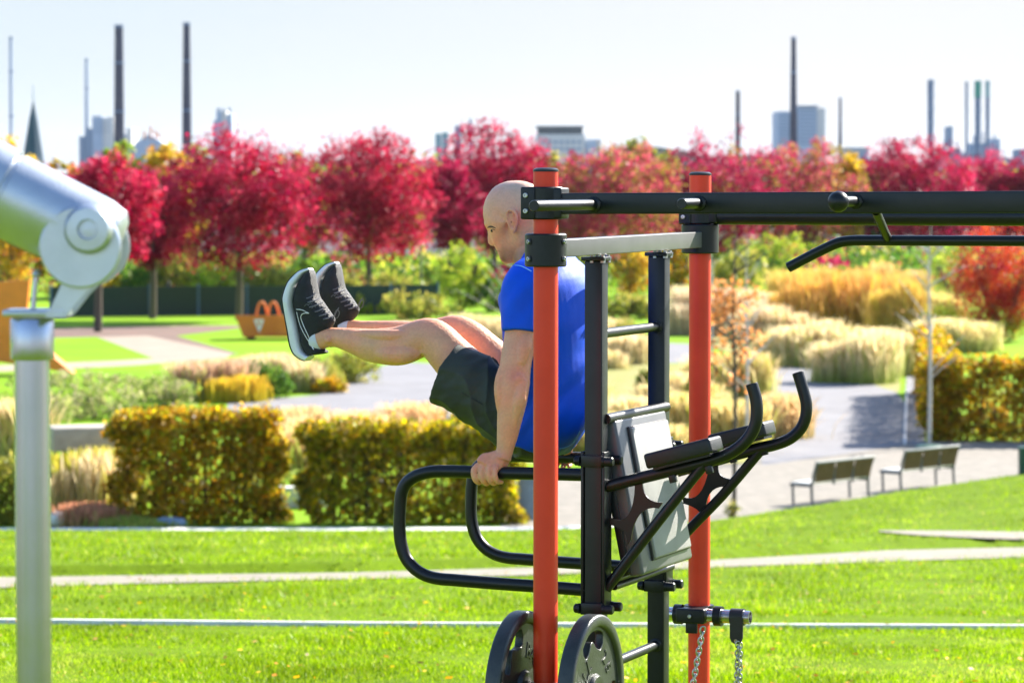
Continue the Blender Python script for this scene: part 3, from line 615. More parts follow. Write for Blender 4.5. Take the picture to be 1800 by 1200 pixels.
# church spire
Y = 260; b = at(60, 325, Y); b.z = LOWZ
T = thing('church_spire', 'pointed dark blue slate church spire at left', 'church spire', b)
s = F/Y; mb = MB(); prof = [(318, 34), (300, 25), (290, 20.5), (270, 17.5), (240, 12.5), (210, 7.5), (177, .5)]
def oct_ring(py, hw): 
    c = at(58.5, py, Y); return [c+Vector((math.cos(R(22.5+45*k)), math.sin(R(22.5+45*k)), 0))*hw/s for k in range(8)]
vs = [p for py, hw in prof for p in oct_ring(py, hw)]
mb.add(vs, [(i*8+k, i*8+(k+1) % 8, (i+1)*8+(k+1) % 8, (i+1)*8+k) for i in range(len(prof)-1) for k in range(8)]); part('roof', mb, M['slate'], T, smooth=False)
mb = MB(); c = at(58.5, 315, Y); mb.zbox(c.x-24/s, c.x+24/s, Y-24/s, Y+24/s, LOWZ, c.z); part('wall', mb, M['stonepale'], T, smooth=False)
mb = MB(); mb.cyl(at(58.5, 178, Y), at(58.5, 150, Y), .035, n=8); mb.sphere(at(58.5, 170, Y), .09); part('finial', mb, M['chim2'], T)
mb = MB()
for dx in (-9, 8): c = at(58.5+dx, 291, Y-14/s); mb.loft([c-Z3*.35, c+Z3*.2, c+Z3*.8], [.35, .33, .02], n=4)
part('dormer', mb, M['slate'], T, smooth=False)
# ------------------------------------------------------------------ trees of the park
GR = 'red maples in the row behind the lawn'
tree(172, 583, 258, 470, 84, 'red', 'leftmost crimson maple, just right of the viewer head', group=GR)
tree(420, 562, 228, 474, 118, 'red', 'largest crimson maple, right of the second thick chimney', group=GR, n=300, pal2='wine')
tree(647, 531, 236, 458, 100, 'red', 'crimson maple above the raised shoes and knees', group=GR, n=260, leaf=.22)
tree(790, 520, 272, 440, 48, 'wine', 'narrow wine red maple between the two crowns left of the man', group=GR, n=120, leaf=.22)
tree(868, 514, 214, 450, 100, 'red', 'tall crimson maple behind the man', group=GR, n=260, leaf=.24, pal2='wine')
tree(1062, 500, 246, 446, 98, 'pink', 'faded pink maple between the two orange posts', group=GR, n=220, leaf=.25)
tree(1252, 492, 240, 448, 100, 'wine', 'wine red maple behind the rear orange post', group=GR, n=230, leaf=.25, pal2='pink')
tree(1412, 482, 246, 440, 88, 'pink', 'pink and olive maple with a dark trunk under the office block', group=GR, n=210, leaf=.25)
tree(1602, 478, 238, 436, 92, 'wine', 'dark red maple below the single refinery column', group=GR, n=230, leaf=.26, pal2='red')
tree(1735, 474, 258, 432, 78, 'wine', 'rightmost dark red maple, below the refinery group', group=GR, n=200, leaf=.26, pal2='red')
tree(1010, 497, 268, 430, 34, 'wine', 'small wine red maple just right of the front post', group=GR, n=80, leaf=.25)
tree(268, 560, 300, 480, 52, 'wine', 'dark wine red tree in the gap between the two left maples', group=GR, n=120, leaf=.22)
tree(1825, 474, 268, 420, 50, 'red', 'red maple cut by the right edge of the picture', group=GR, n=100, leaf=.26)
GB = 'yellow and green trees behind the maples'
for a in [(18, 520, 246, 520, 58, 'yellow', 'golden yellow tree at the left edge, behind the viewer'), (212, 520, 248, 450, 44, 'lime', 'lime green tree showing over the leftmost maple'),
          (285, 520, 256, 450, 56, 'yellow', 'yellow tree between the two thick chimneys'), (345, 515, 250, 450, 26, 'lime', 'lime tree at the foot of the second thick chimney'), (535, 515, 262, 450, 36, 'olive', 'olive green tree between the two largest crimson maples'),
          (708, 505, 285, 450, 40, 'olive', 'olive tree glimpsed behind the maple above the shoes'), (960, 495, 270, 430, 40, 'olive', 'olive tree behind the front orange post'), (1118, 492, 240, 430, 48, 'olive', 'feathery olive yellow tree right of the flat roofed building'),
          (1170, 490, 258, 430, 34, 'lime', 'lime tree just left of the rear post'), (1340, 485, 278, 420, 30, 'olive', 'dark olive tree left of the office block'), (1490, 480, 262, 425, 34, 'yellow', 'bright yellow tree right of the office block'),
          (1530, 478, 300, 425, 26, 'green', 'dark green tree before the low building'), (1668, 474, 305, 425, 40, 'green', 'dark green tree between the two rightmost dark red maples'), (110, 525, 300, 505, 50, 'amber', 'orange brown tree low behind the viewer'),
          (1790, 472, 300, 420, 30, 'olive', 'olive tree at the right edge')]:
    tree(*a, name='deciduous_tree', n=120, per=40, leaf=.28, group=GB)
for k, x in enumerate([]):
    if x < 0 or x > 1830: tree(x, 520, 262, 460, 78, ['red', 'wine', 'yellow'][k % 3], 'maple outside the picture at %d' % x, name='deciduous_tree', n=90, leaf=.3, group=GB)
# ------------------------------------------------------------------ fence and shrubs behind the lawn
T = thing('mesh_fence', 'long dark green mesh fence behind the lawn at left', 'fence', onz(420, 556, LOWZ))
a = onz(90, 558, LOWZ); b = onz(770, 552, LOWZ); mb = MB(); mb.box((a+b)/2+Z3*.78, (b-a), (b-a).length/2, Y3, .02, Z3, .76); part('mesh_panel', mb, M['fence'], T)
for k in range(9):
    p = a+(b-a)*k/8; mb = MB(); mb.box(p+Z3*.85-Y3*.07, X3, .06, Y3, .05, Z3, .8); part('post', mb, M['bluesteel'], T)
SH = 'shrubs along the far edge of the lawn'
for i, (x, y, w_, h_, p_, l_) in enumerate([(130, 545, 90, 70, 'olive', 'olive shrub beside the leftmost maple trunk'), (245, 540, 90, 78, 'green', 'dark green shrub behind the fence, left'), (300, 540, 80, 130, 'olive', 'tall yellow green shrub over the fence'), (372, 540, 90, 82, 'lime', 'lime shrub left of the largest maple trunk'),
     (455, 538, 100, 88, 'olive', 'yellow green shrub above the orange container'), (530, 536, 90, 70, 'lime', 'lime shrub behind the shoes'), (600, 536, 100, 66, 'olive', 'olive shrub left of the third maple trunk'), (690, 536, 110, 54, 'olive', 'olive shrub right of the third maple trunk'),
     (640, 552, 150, 34, 'lime', 'low clipped lime hedge behind the shins'), (730, 560, 120, 44, 'olive', 'low olive shrub above the near knee'), (812, 548, 96, 118, 'lime', 'bright lime shrub left of the man face'), (880, 548, 90, 60, 'green', 'dark green shrub behind the man arm'),
     (205, 540, 60, 60, 'amber', 'amber shrub right of the viewer'), (1108, 520, 60, 96, 'yellow', 'yellow shrub seen between the square uprights'), (1195, 520, 60, 100, 'amber', 'amber shrub left of the rear post'), (1280, 520, 100, 90, 'olive', 'olive shrub just right of the rear post'), (1370, 500, 110, 92, 'lime', 'lime shrub under the bent pull-up bar end'),
     (1110, 560, 110, 44, 'olive', 'low dark olive shrub seen above the ladder rung'), (1250, 560, 90, 40, 'green', 'low green shrub right of the rear post'), (960, 560, 120, 60, 'olive', 'olive shrub behind the front post')]):
    shrub(x, y, w_, h_, p_, l_, n=70, per=36, leaf=.22, group=SH)
# far hedges right, cars, blue sign
mb = MB()
T = thing('clipped_hedge', 'far clipped green hedge beneath the pull-up bar', 'hedge', onz(1500, 478, LOWZ)); g = np.random.default_rng(3)
a = onz(1440, 474, LOWZ); b = onz(1560, 474, LOWZ); pts_ = np.stack([g.uniform(a.x, b.x, 240), g.uniform(a.y, a.y+1, 240), g.uniform(LOWZ, LOWZ+1.1, 240)], 1)
V, Fc, C = leaves(pts_, np.full(240, .35), 20, .22, PAL['lime'], g); fast('foliage', V, Fc, C, M['leaf'], T)
sheet('park_lawn_patch', [(1330, 520), (1380, 474), (1600, 470), (1640, 520)], M['parklawn'], .01)
# far shrubbery and woodland that read as one mass
def mass(name, label, y0, y1, h0, h1, nclump, pals, per, leaf, sg, seed, rough=.25):
    g = np.random.default_rng(seed); Y = g.uniform(y0, y1, nclump); X = g.uniform(-.3, .3, nclump)*Y
    hh = (h0+(h1-h0)*(.5+.5*np.sin(X*.11+Y*.05))*g.uniform(.6, 1, nclump))*np.sqrt(g.random(nclump)); hh = np.maximum(hh, .3)
    reg = (np.sin(X*.23+Y*.1)+np.sin(X*.61+2)+g.normal(0, .6, nclump)); Vs, Fs, Cs, off = [], [], [], 0
    q3 = np.quantile(reg, np.linspace(0, 1, len(pals)+1)[1:-1])
    for k, pal in enumerate(pals):
        m = np.digitize(reg, q3) == k; c = np.stack([X[m], Y[m], LOWZ+hh[m]], 1)
        V, Fc, C = leaves(c, np.full(len(c), sg), per, leaf, PAL[pal], g); Vs.append(V); Fs.append(Fc+off); Cs.append(C); off += len(V)
    o = fast(name, np.concatenate(Vs), np.concatenate(Fs), np.concatenate(Cs), M['leaf']); tag(o, label, 'shrubbery', kind='stuff')
mass('distant_shrubbery', 'mixed green and yellow shrubbery massed under and behind the maples', 200, 262, .9, 2.4, 3700, ['olive', 'green', 'green', 'lime', 'green', 'wine'], 22, .42, .8, 21)
mass('distant_woodland', 'far crimson and green woodland between the maple crowns', 300, 420, 4.5, 9.5, 4600, ['wine', 'olive', 'red', 'green', 'pink', 'wine'], 22, .65, 1.2, 22)
# person by the fence
def walker(px, py, label, Y=None):
    b = onz(px, py, LOWZ); mb = MB(); T = thing('person', label, 'person', b)
    for sx in (-.09, .09): mb.loft([b+Vector((sx*1.3, 0, .02)), b+Vector((sx*1.2, 0, .45)), b+Vector((sx, 0, .88))], [.055, .065, .095], n=10, sub=2)
    mb.loft([b+Vector((0, 0, .82)), b+Vector((0, 0, 1.05)), b+Vector((0, 0, 1.32)), b+Vector((0, 0, 1.47)), b+Vector((0, 0, 1.55))], [(.17, .13), (.16, .12), (.22, .13), (.16, .1), (.06, .06)], ref=X3, n=14, sub=2)
    for sx in (-1, 1): mb.loft([b+Vector((sx*.2, 0, 1.42)), b+Vector((sx*.26, 0, 1.12)), b+Vector((sx*.25, -.06, .85))], [.055, .045, .035], n=8, sub=2)
    part('clothing', mb, M['bluecloth'], T); m2 = MB(); m2.sphere(b+Vector((0, 0, 1.66)), (.075, .09, .115)); m2.cyl(b+Vector((0, 0, 1.5)), b+Vector((0, 0, 1.6)), .05); part('head', m2, M['skin'], T)
    return T
walker(297, 556, 'tiny far person in blue clothes by the fence at left')
# orange container
b = onz(415, 597, LOWZ); s = F/b.y; L = 135/s; H = 36/s
T = thing('orange_container', 'rust orange steel trough with pale emblem on the lawn, left of the shoes', 'container', b)
mb = MB(); o0 = b+Vector((0, 0, .12)); D = 1.3
mb.add([o0+Vector(p) for p in [(.3, 0, 0), (L-.2, 0, 0), (L, -.1, H), (0, -.1, H), (.3, D, 0), (L-.2, D, 0), (L, D+.1, H), (0, D+.1, H)]], [(0, 1, 2, 3), (5, 4, 7, 6), (4, 0, 3, 7), (1, 5, 6, 2), (0, 4, 5, 1), (3, 2, 6, 7)]); part('body', mb, M['corten'], T, smooth=False)
mb = MB()
for x0 in (.0,): mb.box(o0+Vector((L/2, -.13, H+.02)), X3, L/2+.04, Y3, .04, Z3, .04); mb.box(o0+Vector((L*.45, -.07, H*.5)), X3, .03, Y3, .05, Z3, H*.5)
part('rim', mb, M['corten'], T)
for x0 in (.85, 1.35):
    mb = MB(); c = o0+Vector((x0, .2, H)); mb.tube([c, c+Vector((.12, 0, .5)), c+Vector((.25, .0, .62)), c+Vector((.38, .1, .5)), c+Vector((.5, .3, 0))], .05, n=8, sub=3); part('lifting_arm', mb, M['corten'], T)
mb = MB(); c = o0+Vector((1.0, -.125, H*.55)); mb.prism([c+Vector(p) for p in [(-.22, 0, .28), (.22, 0, .28), (.02, 0, -.3)]], Vector((0, .02, 0))); 
mb2 = MB(); mb2.prism([c+Vector((p[0], -.01, p[2])) for p in [(-.09, 0, .2), (.09, 0, .2), (.01, 0, -.06)]], Vector((0, .012, 0))); part('emblem', mb, M['white'], T); part('emblem_centre', mb2, M['corten'], T)
mb = MB(); [mb.zbox((o0+Vector((x, 0, 0))).x-.15, (o0+Vector((x, 0, 0))).x+.15, b.y+.1, b.y+D-.1, LOWZ, LOWZ+.13) for x in (.6, L-.6)]; part('skid', mb, M['core'], T)
# ------------------------------------------------------------------ perennial beds, grasses, hedges
beds = 'perennial shrubs beside the lower paths'
for a in [(60, 745, 140, 60, 'meadow', 'pale green perennials at the far left behind the hedge'), (170, 735, 170, 56, 'meadow', 'green perennials above the slatted enclosure'), (290, 716, 150, 52, 'meadow', 'green perennials behind the front left hedge'), (150, 690, 260, 34, 'meadow', 'long low green bed at the edge of the lawn'),
          (470, 698, 90, 58, 'green', 'dark green rounded shrub below the near shoe'), (560, 680, 90, 54, 'olive', 'olive shrub below the near ankle'), (620, 672, 80, 56, 'olive', 'olive mounded shrub below the calf'), (575, 690, 70, 26, 'amber', 'low russet shrub below the ankle'), (1132, 700, 26, 50, 'olive', 'small olive shrub framed by the square uprights'),
          (1105, 612, 60, 50, 'olive', 'olive shrub right of the front square upright'), (1650, 600, 90, 60, 'lime', 'lime broad-leaved shrub behind the right hedge'), (1775, 600, 90, 80, 'lime', 'bright lime shrub at the right edge'), (1770, 545, 70, 64, 'lime', 'upper lime shrub at the right edge'), (1680, 545, 120, 110, 'olive', 'olive shrub left of the red shrub'),
          (1075, 820, 60, 60, 'olive', 'olive shrub behind the padded backrest'), (1225, 735, 60, 70, 'olive', 'olive shrub behind the rear post')]:
    shrub(a[0], a[1], a[2], a[3], a[4], a[5], n=90, per=36, leaf=.1, group=beds)
shrub(1760, 600, 170, 195, 'scarlet', 'tall scarlet shrub at the right above the hedge', n=260, per=50, leaf=.13, name='red_shrub')
GG = 'ornamental grasses in the beds'
for a in [(365, 702, 110, 74, 'feathery pale pink grass left of the yellow clump', (.35, .36, .12), (.72, .52, .4), .7), (408, 706, 50, 62, 'bright yellow upright grass clump below the orange container', (.62, .52, .03), (.7, .5, .05), .3), (505, 690, 90, 76, 'cream plumed grass right under the near shoe', (.3, .36, .06), (.8, .7, .5), .7),
          (600, 800, 210, 84, 'straw coloured grass bed behind the front hedges', (.5, .42, .2), (.86, .64, .38), .75), (700, 790, 110, 80, 'straw grass bed below the shorts hem', (.55, .42, .2), (.86, .64, .38), .75), (515, 850, 70, 110, 'tall straw grass in the gap between the front hedges', (.4, .45, .08), (.84, .62, .36), .8), (520, 880, 60, 60, 'green grass tuft in the hedge gap', (.2, .34, .04), (.35, .45, .08), .5),
          (835, 625, 150, 70, 'cream grass behind the knees', (.5, .45, .2), (.85, .74, .5), .8), (720, 610, 130, 46, 'cream grass above the calf', (.45, .42, .16), (.8, .7, .45), .8), (1000, 640, 120, 60, 'cream grass behind the blue shirt', (.5, .45, .2), (.85, .74, .5), .8), (1100, 640, 90, 56, 'cream grass between the square uprights', (.5, .45, .2), (.85, .74, .5), .8), (1110, 770, 110, 70, 'cream grass behind the backrest top', (.5, .48, .15), (.86, .74, .48), .8),
          (1260, 590, 170, 90, 'pale plumed grass right of the rear post', (.5, .44, .24), (.8, .68, .54), .8), (1500, 585, 260, 110, 'broad rusty gold grass bed above the pale plumes', (.6, .46, .04), (.75, .45, .14), .55), (1420, 575, 130, 70, 'golden grass at the left end of the rusty bed', (.6, .44, .04), (.75, .5, .12), .5), (1460, 645, 200, 76, 'cream plumed grass left part behind the shadowed path', (.34, .38, .05), (.88, .76, .5), .7), (1525, 675, 160, 100, 'cream plumed grass with green foot beside the kerb', (.28, .38, .04), (.88, .76, .52), .72),
          (1250, 790, 130, 110, 'yellow green grass at the foot of the orange sapling', (.42, .44, .06), (.8, .68, .35), .6), (1390, 770, 60, 80, 'thin straw grass behind the curved handle', (.5, .4, .14), (.8, .6, .35), .7), (1680, 620, 150, 60, 'pale plumes behind the right hedge', (.4, .42, .08), (.84, .74, .45), .7), (30, 820, 90, 110, 'pale grass at the left edge behind the post', (.4, .42, .1), (.82, .66, .42), .7), (900, 740, 160, 90, 'straw grass behind the shorts', (.5, .42, .16), (.86, .68, .42), .8),
          (1010, 610, 200, 60, 'cream grass bed far behind the front square upright', (.5, .45, .16), (.85, .74, .48), .8), (1090, 650, 150, 40, 'low cream grass strip between the square uprights', (.5, .46, .14), (.84, .72, .46), .7), (1010, 720, 180, 60, 'straw grass bed behind the man back', (.45, .44, .12), (.84, .7, .44), .75), (1180, 730, 150, 70, 'cream grass left of the rear post', (.42, .44, .1), (.84, .72, .44), .75), (1100, 800, 200, 70, 'yellow green grass bed behind the knee raise station', (.42, .46, .06), (.8, .68, .36), .6),
          (1290, 700, 130, 80, 'yellow green grass right of the rear post', (.4, .44, .06), (.82, .7, .4), .6), (900, 800, 200, 60, 'straw grass at the foot of the bed behind the dip bars', (.45, .42, .1), (.84, .68, .4), .75), (1360, 600, 140, 60, 'pale plumes at the left of the golden bed', (.5, .46, .16), (.84, .7, .5), .75), (1570, 600, 80, 110, 'golden grass at the right end of the rusty bed', (.55, .46, .05), (.72, .52, .14), .5),
          (440, 660, 120, 40, 'thin pink plumes behind the yellow clump', (.4, .4, .12), (.76, .58, .46), .7), (660, 790, 150, 60, 'straw grass right behind the golden hedge', (.5, .42, .16), (.88, .66, .4), .8), (780, 800, 120, 50, 'pale straw grass left of the bed', (.5, .42, .16), (.86, .68, .44), .8),
          (1450, 540, 200, 70, 'golden grass behind the rusty gold bed', (.58, .46, .05), (.75, .55, .16), .6), (1560, 535, 160, 70, 'tan grass right behind the rusty gold bed', (.5, .42, .1), (.8, .56, .26), .7), (1320, 560, 130, 50, 'pale pink plumes left of the golden bed', (.5, .42, .2), (.8, .64, .5), .8), (1580, 660, 60, 90, 'thin cream grass by the channel kerb', (.4, .42, .08), (.86, .72, .46), .7), (1640, 575, 120, 60, 'olive grass before the scarlet shrub', (.4, .42, .06), (.7, .6, .25), .5), (1390, 640, 90, 60, 'cream plumes at the left end of the pale bed', (.4, .42, .08), (.86, .74, .48), .75),
          (1680, 790, 0, 0, '', (0, 0, 0), (0, 0, 0), 0), (160, 925, 60, 40, 'low reddish grass before the slatted enclosure', (.4, .3, .1), (.6, .3, .2), .5), (230, 930, 110, 26, 'short green grass at the foot of the left hedge', (.2, .34, .04), (.4, .45, .1), .4)]:
    px, py, w_, h_, l_, bc, tc_, th_ = a
    if not w_: continue
    grasses(px, py, w_, h_, l_, n=int(1200+w_*26), lean=.35 if 'upright' in l_ or h_ < 50 else .8, base=bc, tip=tc_, tiph=th_, group=GG, wd=.013)
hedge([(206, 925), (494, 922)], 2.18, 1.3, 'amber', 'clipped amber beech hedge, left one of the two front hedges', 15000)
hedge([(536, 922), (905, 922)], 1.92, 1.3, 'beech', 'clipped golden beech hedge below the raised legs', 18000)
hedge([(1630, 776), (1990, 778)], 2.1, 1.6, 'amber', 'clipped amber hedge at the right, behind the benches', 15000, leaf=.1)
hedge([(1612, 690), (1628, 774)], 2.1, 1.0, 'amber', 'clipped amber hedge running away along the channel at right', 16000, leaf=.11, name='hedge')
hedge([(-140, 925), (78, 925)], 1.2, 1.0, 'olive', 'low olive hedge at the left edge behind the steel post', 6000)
# slatted enclosure left
a = onz(96, 900, LOWZ); b = onz(212, 896, LOWZ); T = thing('slatted_enclosure', 'pale slatted enclosure with a slab top, left of the front hedges', 'enclosure', (a+b)/2)
s = F/a.y; mb = MB(); zt = at(150, 752, a.y).z; ax = (b-a).normalized(); nv = Vector((-ax.y, ax.x, 0))
mb.box((a+b)/2+nv*.5+Z3*(zt-LOWZ-.25), ax, (b-a).length/2+.02, nv, .5, Z3, .24, .03); part('slab_top', mb, mat('beige slab', (.42, .37, .31), .9, nscale=5, col2=(.32, .28, .23)), T)
for k in range(8):
    mb = MB(); p = a+(b-a)*(k+.2)/7.6; mb.box(p+Z3*((zt-LOWZ-.5)/2)+nv*.1, ax, .035, nv, .03, Z3, (zt-LOWZ-.5)/2); part('slat', mb, M['palebark'], T)
mb = MB(); mb.box((a+b)/2+nv*.9+Z3*.3, ax, (b-a).length/2-.1, nv, .05, Z3, .3); part('lining', mb, M['core'], T)
grasses(150, 903, 112, 132, 'yellow green grass showing between the pale slats', n=2600, base=(.45, .45, .03), tip=(.6, .55, .08), tiph=.5, group=GG, depth=.12, lean=.35)
grasses(150, 908, 112, 150, 'cream plumes standing before the slatted enclosure', n=900, base=(.5, .46, .1), tip=(.84, .72, .5), tiph=.6, group=GG, depth=.1, lean=.3)
# stones and low wall
def stone(px, py, w_, h_, label, material='concrete'):
    b = onz(px, py, LOWZ); s = F/b.y; g = np.random.default_rng(int(px)); bm = bmesh.new(); bmesh.ops.create_icosphere(bm, subdivisions=3, radius=1)
    vs = [b+Vector((v.co.x*w_/2/s, v.co.y*w_/2.4/s, h_/s*.45+v.co.z*h_/2/s))*1+Vector((noise.noise(v.co*1.3)*.05, 0, noise.noise(v.co*1.7+Vector((3, 1, 2)))*.05)) for v in bm.verts]
    mb = MB(); mb.add(vs, [[v.index for v in f.verts] for f in bm.faces]); bm.free(); tag(part('boulder', mb, M[material], smooth=50), label, 'boulder')
stone(105, 926, 44, 32, 'grey boulder at the foot of the slatted enclosure'); stone(300, 928, 60, 22, 'flat grey blue stone at the foot of the left hedge', 'bluegrey')
# small white-stemmed shrub with green leaves in front of the hedge gap
b = onz(492, 915, LOWZ); s = F/b.y; T = thing('pale_stemmed_sapling', 'pale stemmed sapling with green leaves before the hedge gap', 'sapling', b); mb = MB(); tips = []
for (dx, dy) in ((-60, -48), (-95, -58), (-30, -80), (-70, -90), (-20, -60), (15, -50)):
    e = b+Vector((dx/s, g.uniform(-.2, .2), -dy/s)); m_ = b+Vector((dx*.2/s, 0, -dy*.45/s)); mb.loft([b, m_, e], [.018, .014, .006], n=6, sub=3); tips += [e, e*.6+m_*.4]
part('stem', mb, M['palebark'], T)
V, Fc, C = leaves(np.array([tuple(t) for t in tips]), np.full(len(tips), .2), 16, .09, PAL['lime'], g); fast('foliage', V, Fc, C, M['leaf'], T)
# concrete low wall in hedge gap and grey pillar
a = onz(486, 905, LOWZ); b2 = onz(546, 905, LOWZ); s = F/a.y; mb = MB(); mb.zbox(a.x-.3, b2.x+.3, a.y+1.5, a.y+1.9, LOWZ, LOWZ+.42); tag(part('low_wall', mb, M['concrete'], smooth=False), 'low pale wall seen through the gap between the hedges', 'wall')
a = onz(908, 915, LOWZ); s = F/a.y; T = thing('information_pillar', 'grey blue panel standing right of the golden hedge', 'pillar', a)
mb = MB(); mb.box(a+Vector((17/s, .1, 40/s)), X3, 17/s, Y3, .05, Z3, 40/s, .01); part('panel', mb, M['bluegrey'], T); mb = MB(); mb.box(a+Vector((17/s, .1, 81/s)), X3, 18/s, Y3, .07, Z3, .02); part('cap', mb, M['benchmetal'], T)
# kerb and drain of the right path
mb = MB(); a = onz(1588, 782, LOWZ); b = onz(1594, 640, LOWZ); c = onz(1620, 640, LOWZ); d = onz(1626, 782, LOWZ)
mb.add([a+Z3*.012, b+Z3*.012, c+Z3*.012, d+Z3*.012], [(0, 1, 2, 3)]); struct(part('side_channel', mb, M['paving'], smooth=False))
b = onz(1592, 690, LOWZ); mb = MB(); mb.add([a, a+X3*.07, b+X3*.07, b]+[p+Z3*.07 for p in (a, a+X3*.07, b+X3*.07, b)], [(0, 1, 2, 3), (4, 5, 6, 7), (0, 1, 5, 4), (1, 2, 6, 5), (2, 3, 7, 6), (3, 0, 4, 7)]); struct(part('path_kerb', mb, M['concrete'], smooth=False))
# saplings
def sapling(px, pyb, pyt, label, r=.04, bark='palebark', pal=None, spread=60, nb=10, nl=12, leaf=.1, lowf=.3, lz=(0, 1), name='sapling'):
    g = np.random.default_rng(int(px)); b = onz(px, pyb, LOWZ); s = F/b.y; H = (pyb-pyt)/s; T = thing(name, label, 'sapling', b); mb = MB()
    mb.loft([b-Z3*.1, b+Vector((.02, 0, H*.4)), b+Vector((-.03, 0, H*.75)), b+Vector((.02, 0, H))], [r, r*.8, r*.5, r*.15], n=8, sub=3); part('trunk', mb, M[bark], T); mb = MB(); tips = []
    for k in range(nb):
        z = H*g.uniform(lowf, .9); a = g.uniform(0, 6.28); l = spread/s*g.uniform(.5, 1)*(1.15-z/H*.5); st = b+Z3*z; e = st+Vector((math.cos(a)*l, math.sin(a)*l, l*g.uniform(.5, 1.3)))
        mb.loft([st, (st+e)/2+Z3*.04, e], [r*.42, r*.28, r*.1], n=6, sub=2); tips += [st*.4+e*.6, e]
        e2 = (st+e)/2+Vector((math.cos(a+.8)*l*.45, math.sin(a+.8)*l*.45, l*.35)); mb.loft([(st+e)/2, e2], [r*.22, r*.08], n=5); tips.append(e2)
    part('branches', mb, M[bark], T)
    if pal:
        tp = [t for t in tips if lz[0] <= (t.z-LOWZ)/H <= lz[1]]
        V, Fc, C = leaves(np.array([tuple(t) for t in tp]), np.full(len(tp), .26), nl, leaf, PAL[pal], g); fast('foliage', V, Fc, C, M['leaf'], T)
sapling(1290, 905, 395, 'orange leaved sapling right of the rear post', r=.05, bark='bark', pal='peach', spread=75, nb=22, nl=11, leaf=.13, lowf=.38, lz=(.3, .8))
sapling(1312, 800, 420, 'bare pale sapling behind the orange leaved one', r=.05, spread=70, nb=12)
sapling(1633, 787, 395, 'white barked young tree before the right hedge', r=.055, spread=95, nb=15, pal='peach', nl=2, leaf=.1, lz=(.3, .6), name='young_tree')
sapling(1250, 640, 400, 'bare grey sapling behind the rear post', r=.05, spread=60, nb=12)
sapling(930, 620, 450, 'bare pale branched shrub behind the man face', r=.06, spread=130, nb=14, lowf=.1)
b = onz(1634, 792, LOWZ); T = thing('tree_watering_bag', 'flat dark green ring around the foot of the white barked tree', 'tree ring', b); mb = MB(); mb.lathe(b, Z3, [(0, .36), (.08, .38), (.14, .3), (.15, .1)], n=24); part('bag', mb, M['green'], T)
shrub(1288, 912, 26, 34, 'olive', 'tuft of weeds at the foot of the orange sapling', n=14, per=20, leaf=.06)
# benches
M['benchtop'] = mat('bench top rail', (.36, .35, .33), .6)
def bench(l, r, tl, tr, label):
    # l,r: pixel feet of the back legs
    a = onz(*l, LOWZ); b = onz(*r, LOWZ); ax = (b-a).normalized(); fr = Vector((-ax.y, ax.x, 0))     # front faces away and left
    T = thing('park_bench', label, 'bench', (a+b)/2, group='benches on the gravel court'); L = (b-a).length
    H = .92; hs = .43
    for p in (a, b):
        mb = MB(); mb.loft([p, p+Z3*hs+fr*.04, p+Z3*H-fr*.1], [(.03, .035)]*3, n=8, sub=2)
        mb.box(p+fr*.3+Z3*hs, fr, .28, ax, .025, Z3, .03); mb.loft([p+fr*.52+Z3*hs, p+fr*.5], [.028, .028], n=8); part('frame', mb, M['benchmetal'], T)
    for k in range(3):
        mb = MB(); c0 = a+ax*(L*k/3+.03); c1 = a+ax*(L*(k+1)/3-.03)
        for j in range(7):
            z = hs+.1+j*.058; mb.box((c0+c1)/2+Z3*z-fr*(.02+j*.013), ax, (c1-c0).length/2, fr, .012, Z3, .0275)
        part('backrest', mb, M['wood'], T)
        if k: m2 = MB(); p = a+ax*(L*k/3); m2.box(p+Z3*(hs+.24)-fr*.045, ax, .018, fr, .02, Z3, .25); part('back_strut', m2, M['benchmetal'], T)
    mb = MB(); mb.box((a+b)/2+Z3*(H-.0)-fr*.1, ax, L/2+.04, fr, .035, Z3, .022, .01); part('top_rail', mb, M['benchtop'], T)
    mb = MB()
    for j in range(8): mb.box((a+b)/2+fr*(.06+j*.065)+Z3*(hs+.045), ax, L/2-.01, fr, .026, Z3, .015)
    part('seat', mb, M['concrete'], T)
bench((1429, 890), (1528, 877), 0, 0, 'nearer left bench on the gravel court, partly by the knee raise handle')
bench((1585, 866), (1678, 855), 0, 0, 'right bench on the gravel court, under the white barked tree')
# bin at right edge
b = onz(1801, 842, LOWZ); s = F/b.y; T = thing('litter_bin', 'dark green litter bin cut by the right edge', 'bin', b); mb = MB(); mb.lathe(b+Z3*.08, Z3, [(0, .12), (.05, .14), (.6, .15), (.62, .16), (.66, .16)], n=20); part('body', mb, M['green'], T); mb = MB(); mb.cyl(b-Z3*.1, b+Z3*.1, .03); part('foot', mb, M['benchmetal'], T)
# orange angular sculpture behind the viewer
b = onz(45, 660, LOWZ); Y = b.y; T = thing('orange_play_sculpture', 'angular bright orange play sculpture behind the viewer post', 'sculpture', b); mb = MB()
q = lambda x, y, dy=0: at(x, y, Y+dy)
mb.prism([q(-60, 500), (q(52, 492)), q(46, 560), q(40, 600), q(-60, 575)], Vector((0, .35, 0))); part('upper_plate', mb, M['orange'], T, smooth=False)
mb = MB(); mb.prism([q(-70, 568, .1), q(60, 600, .1), q(128, 656, .1), q(80, 648, .1), q(-70, 625, .1)], Vector((.0, .9, 0))); part('lower_plate', mb, M['orange'], T, smooth=False)
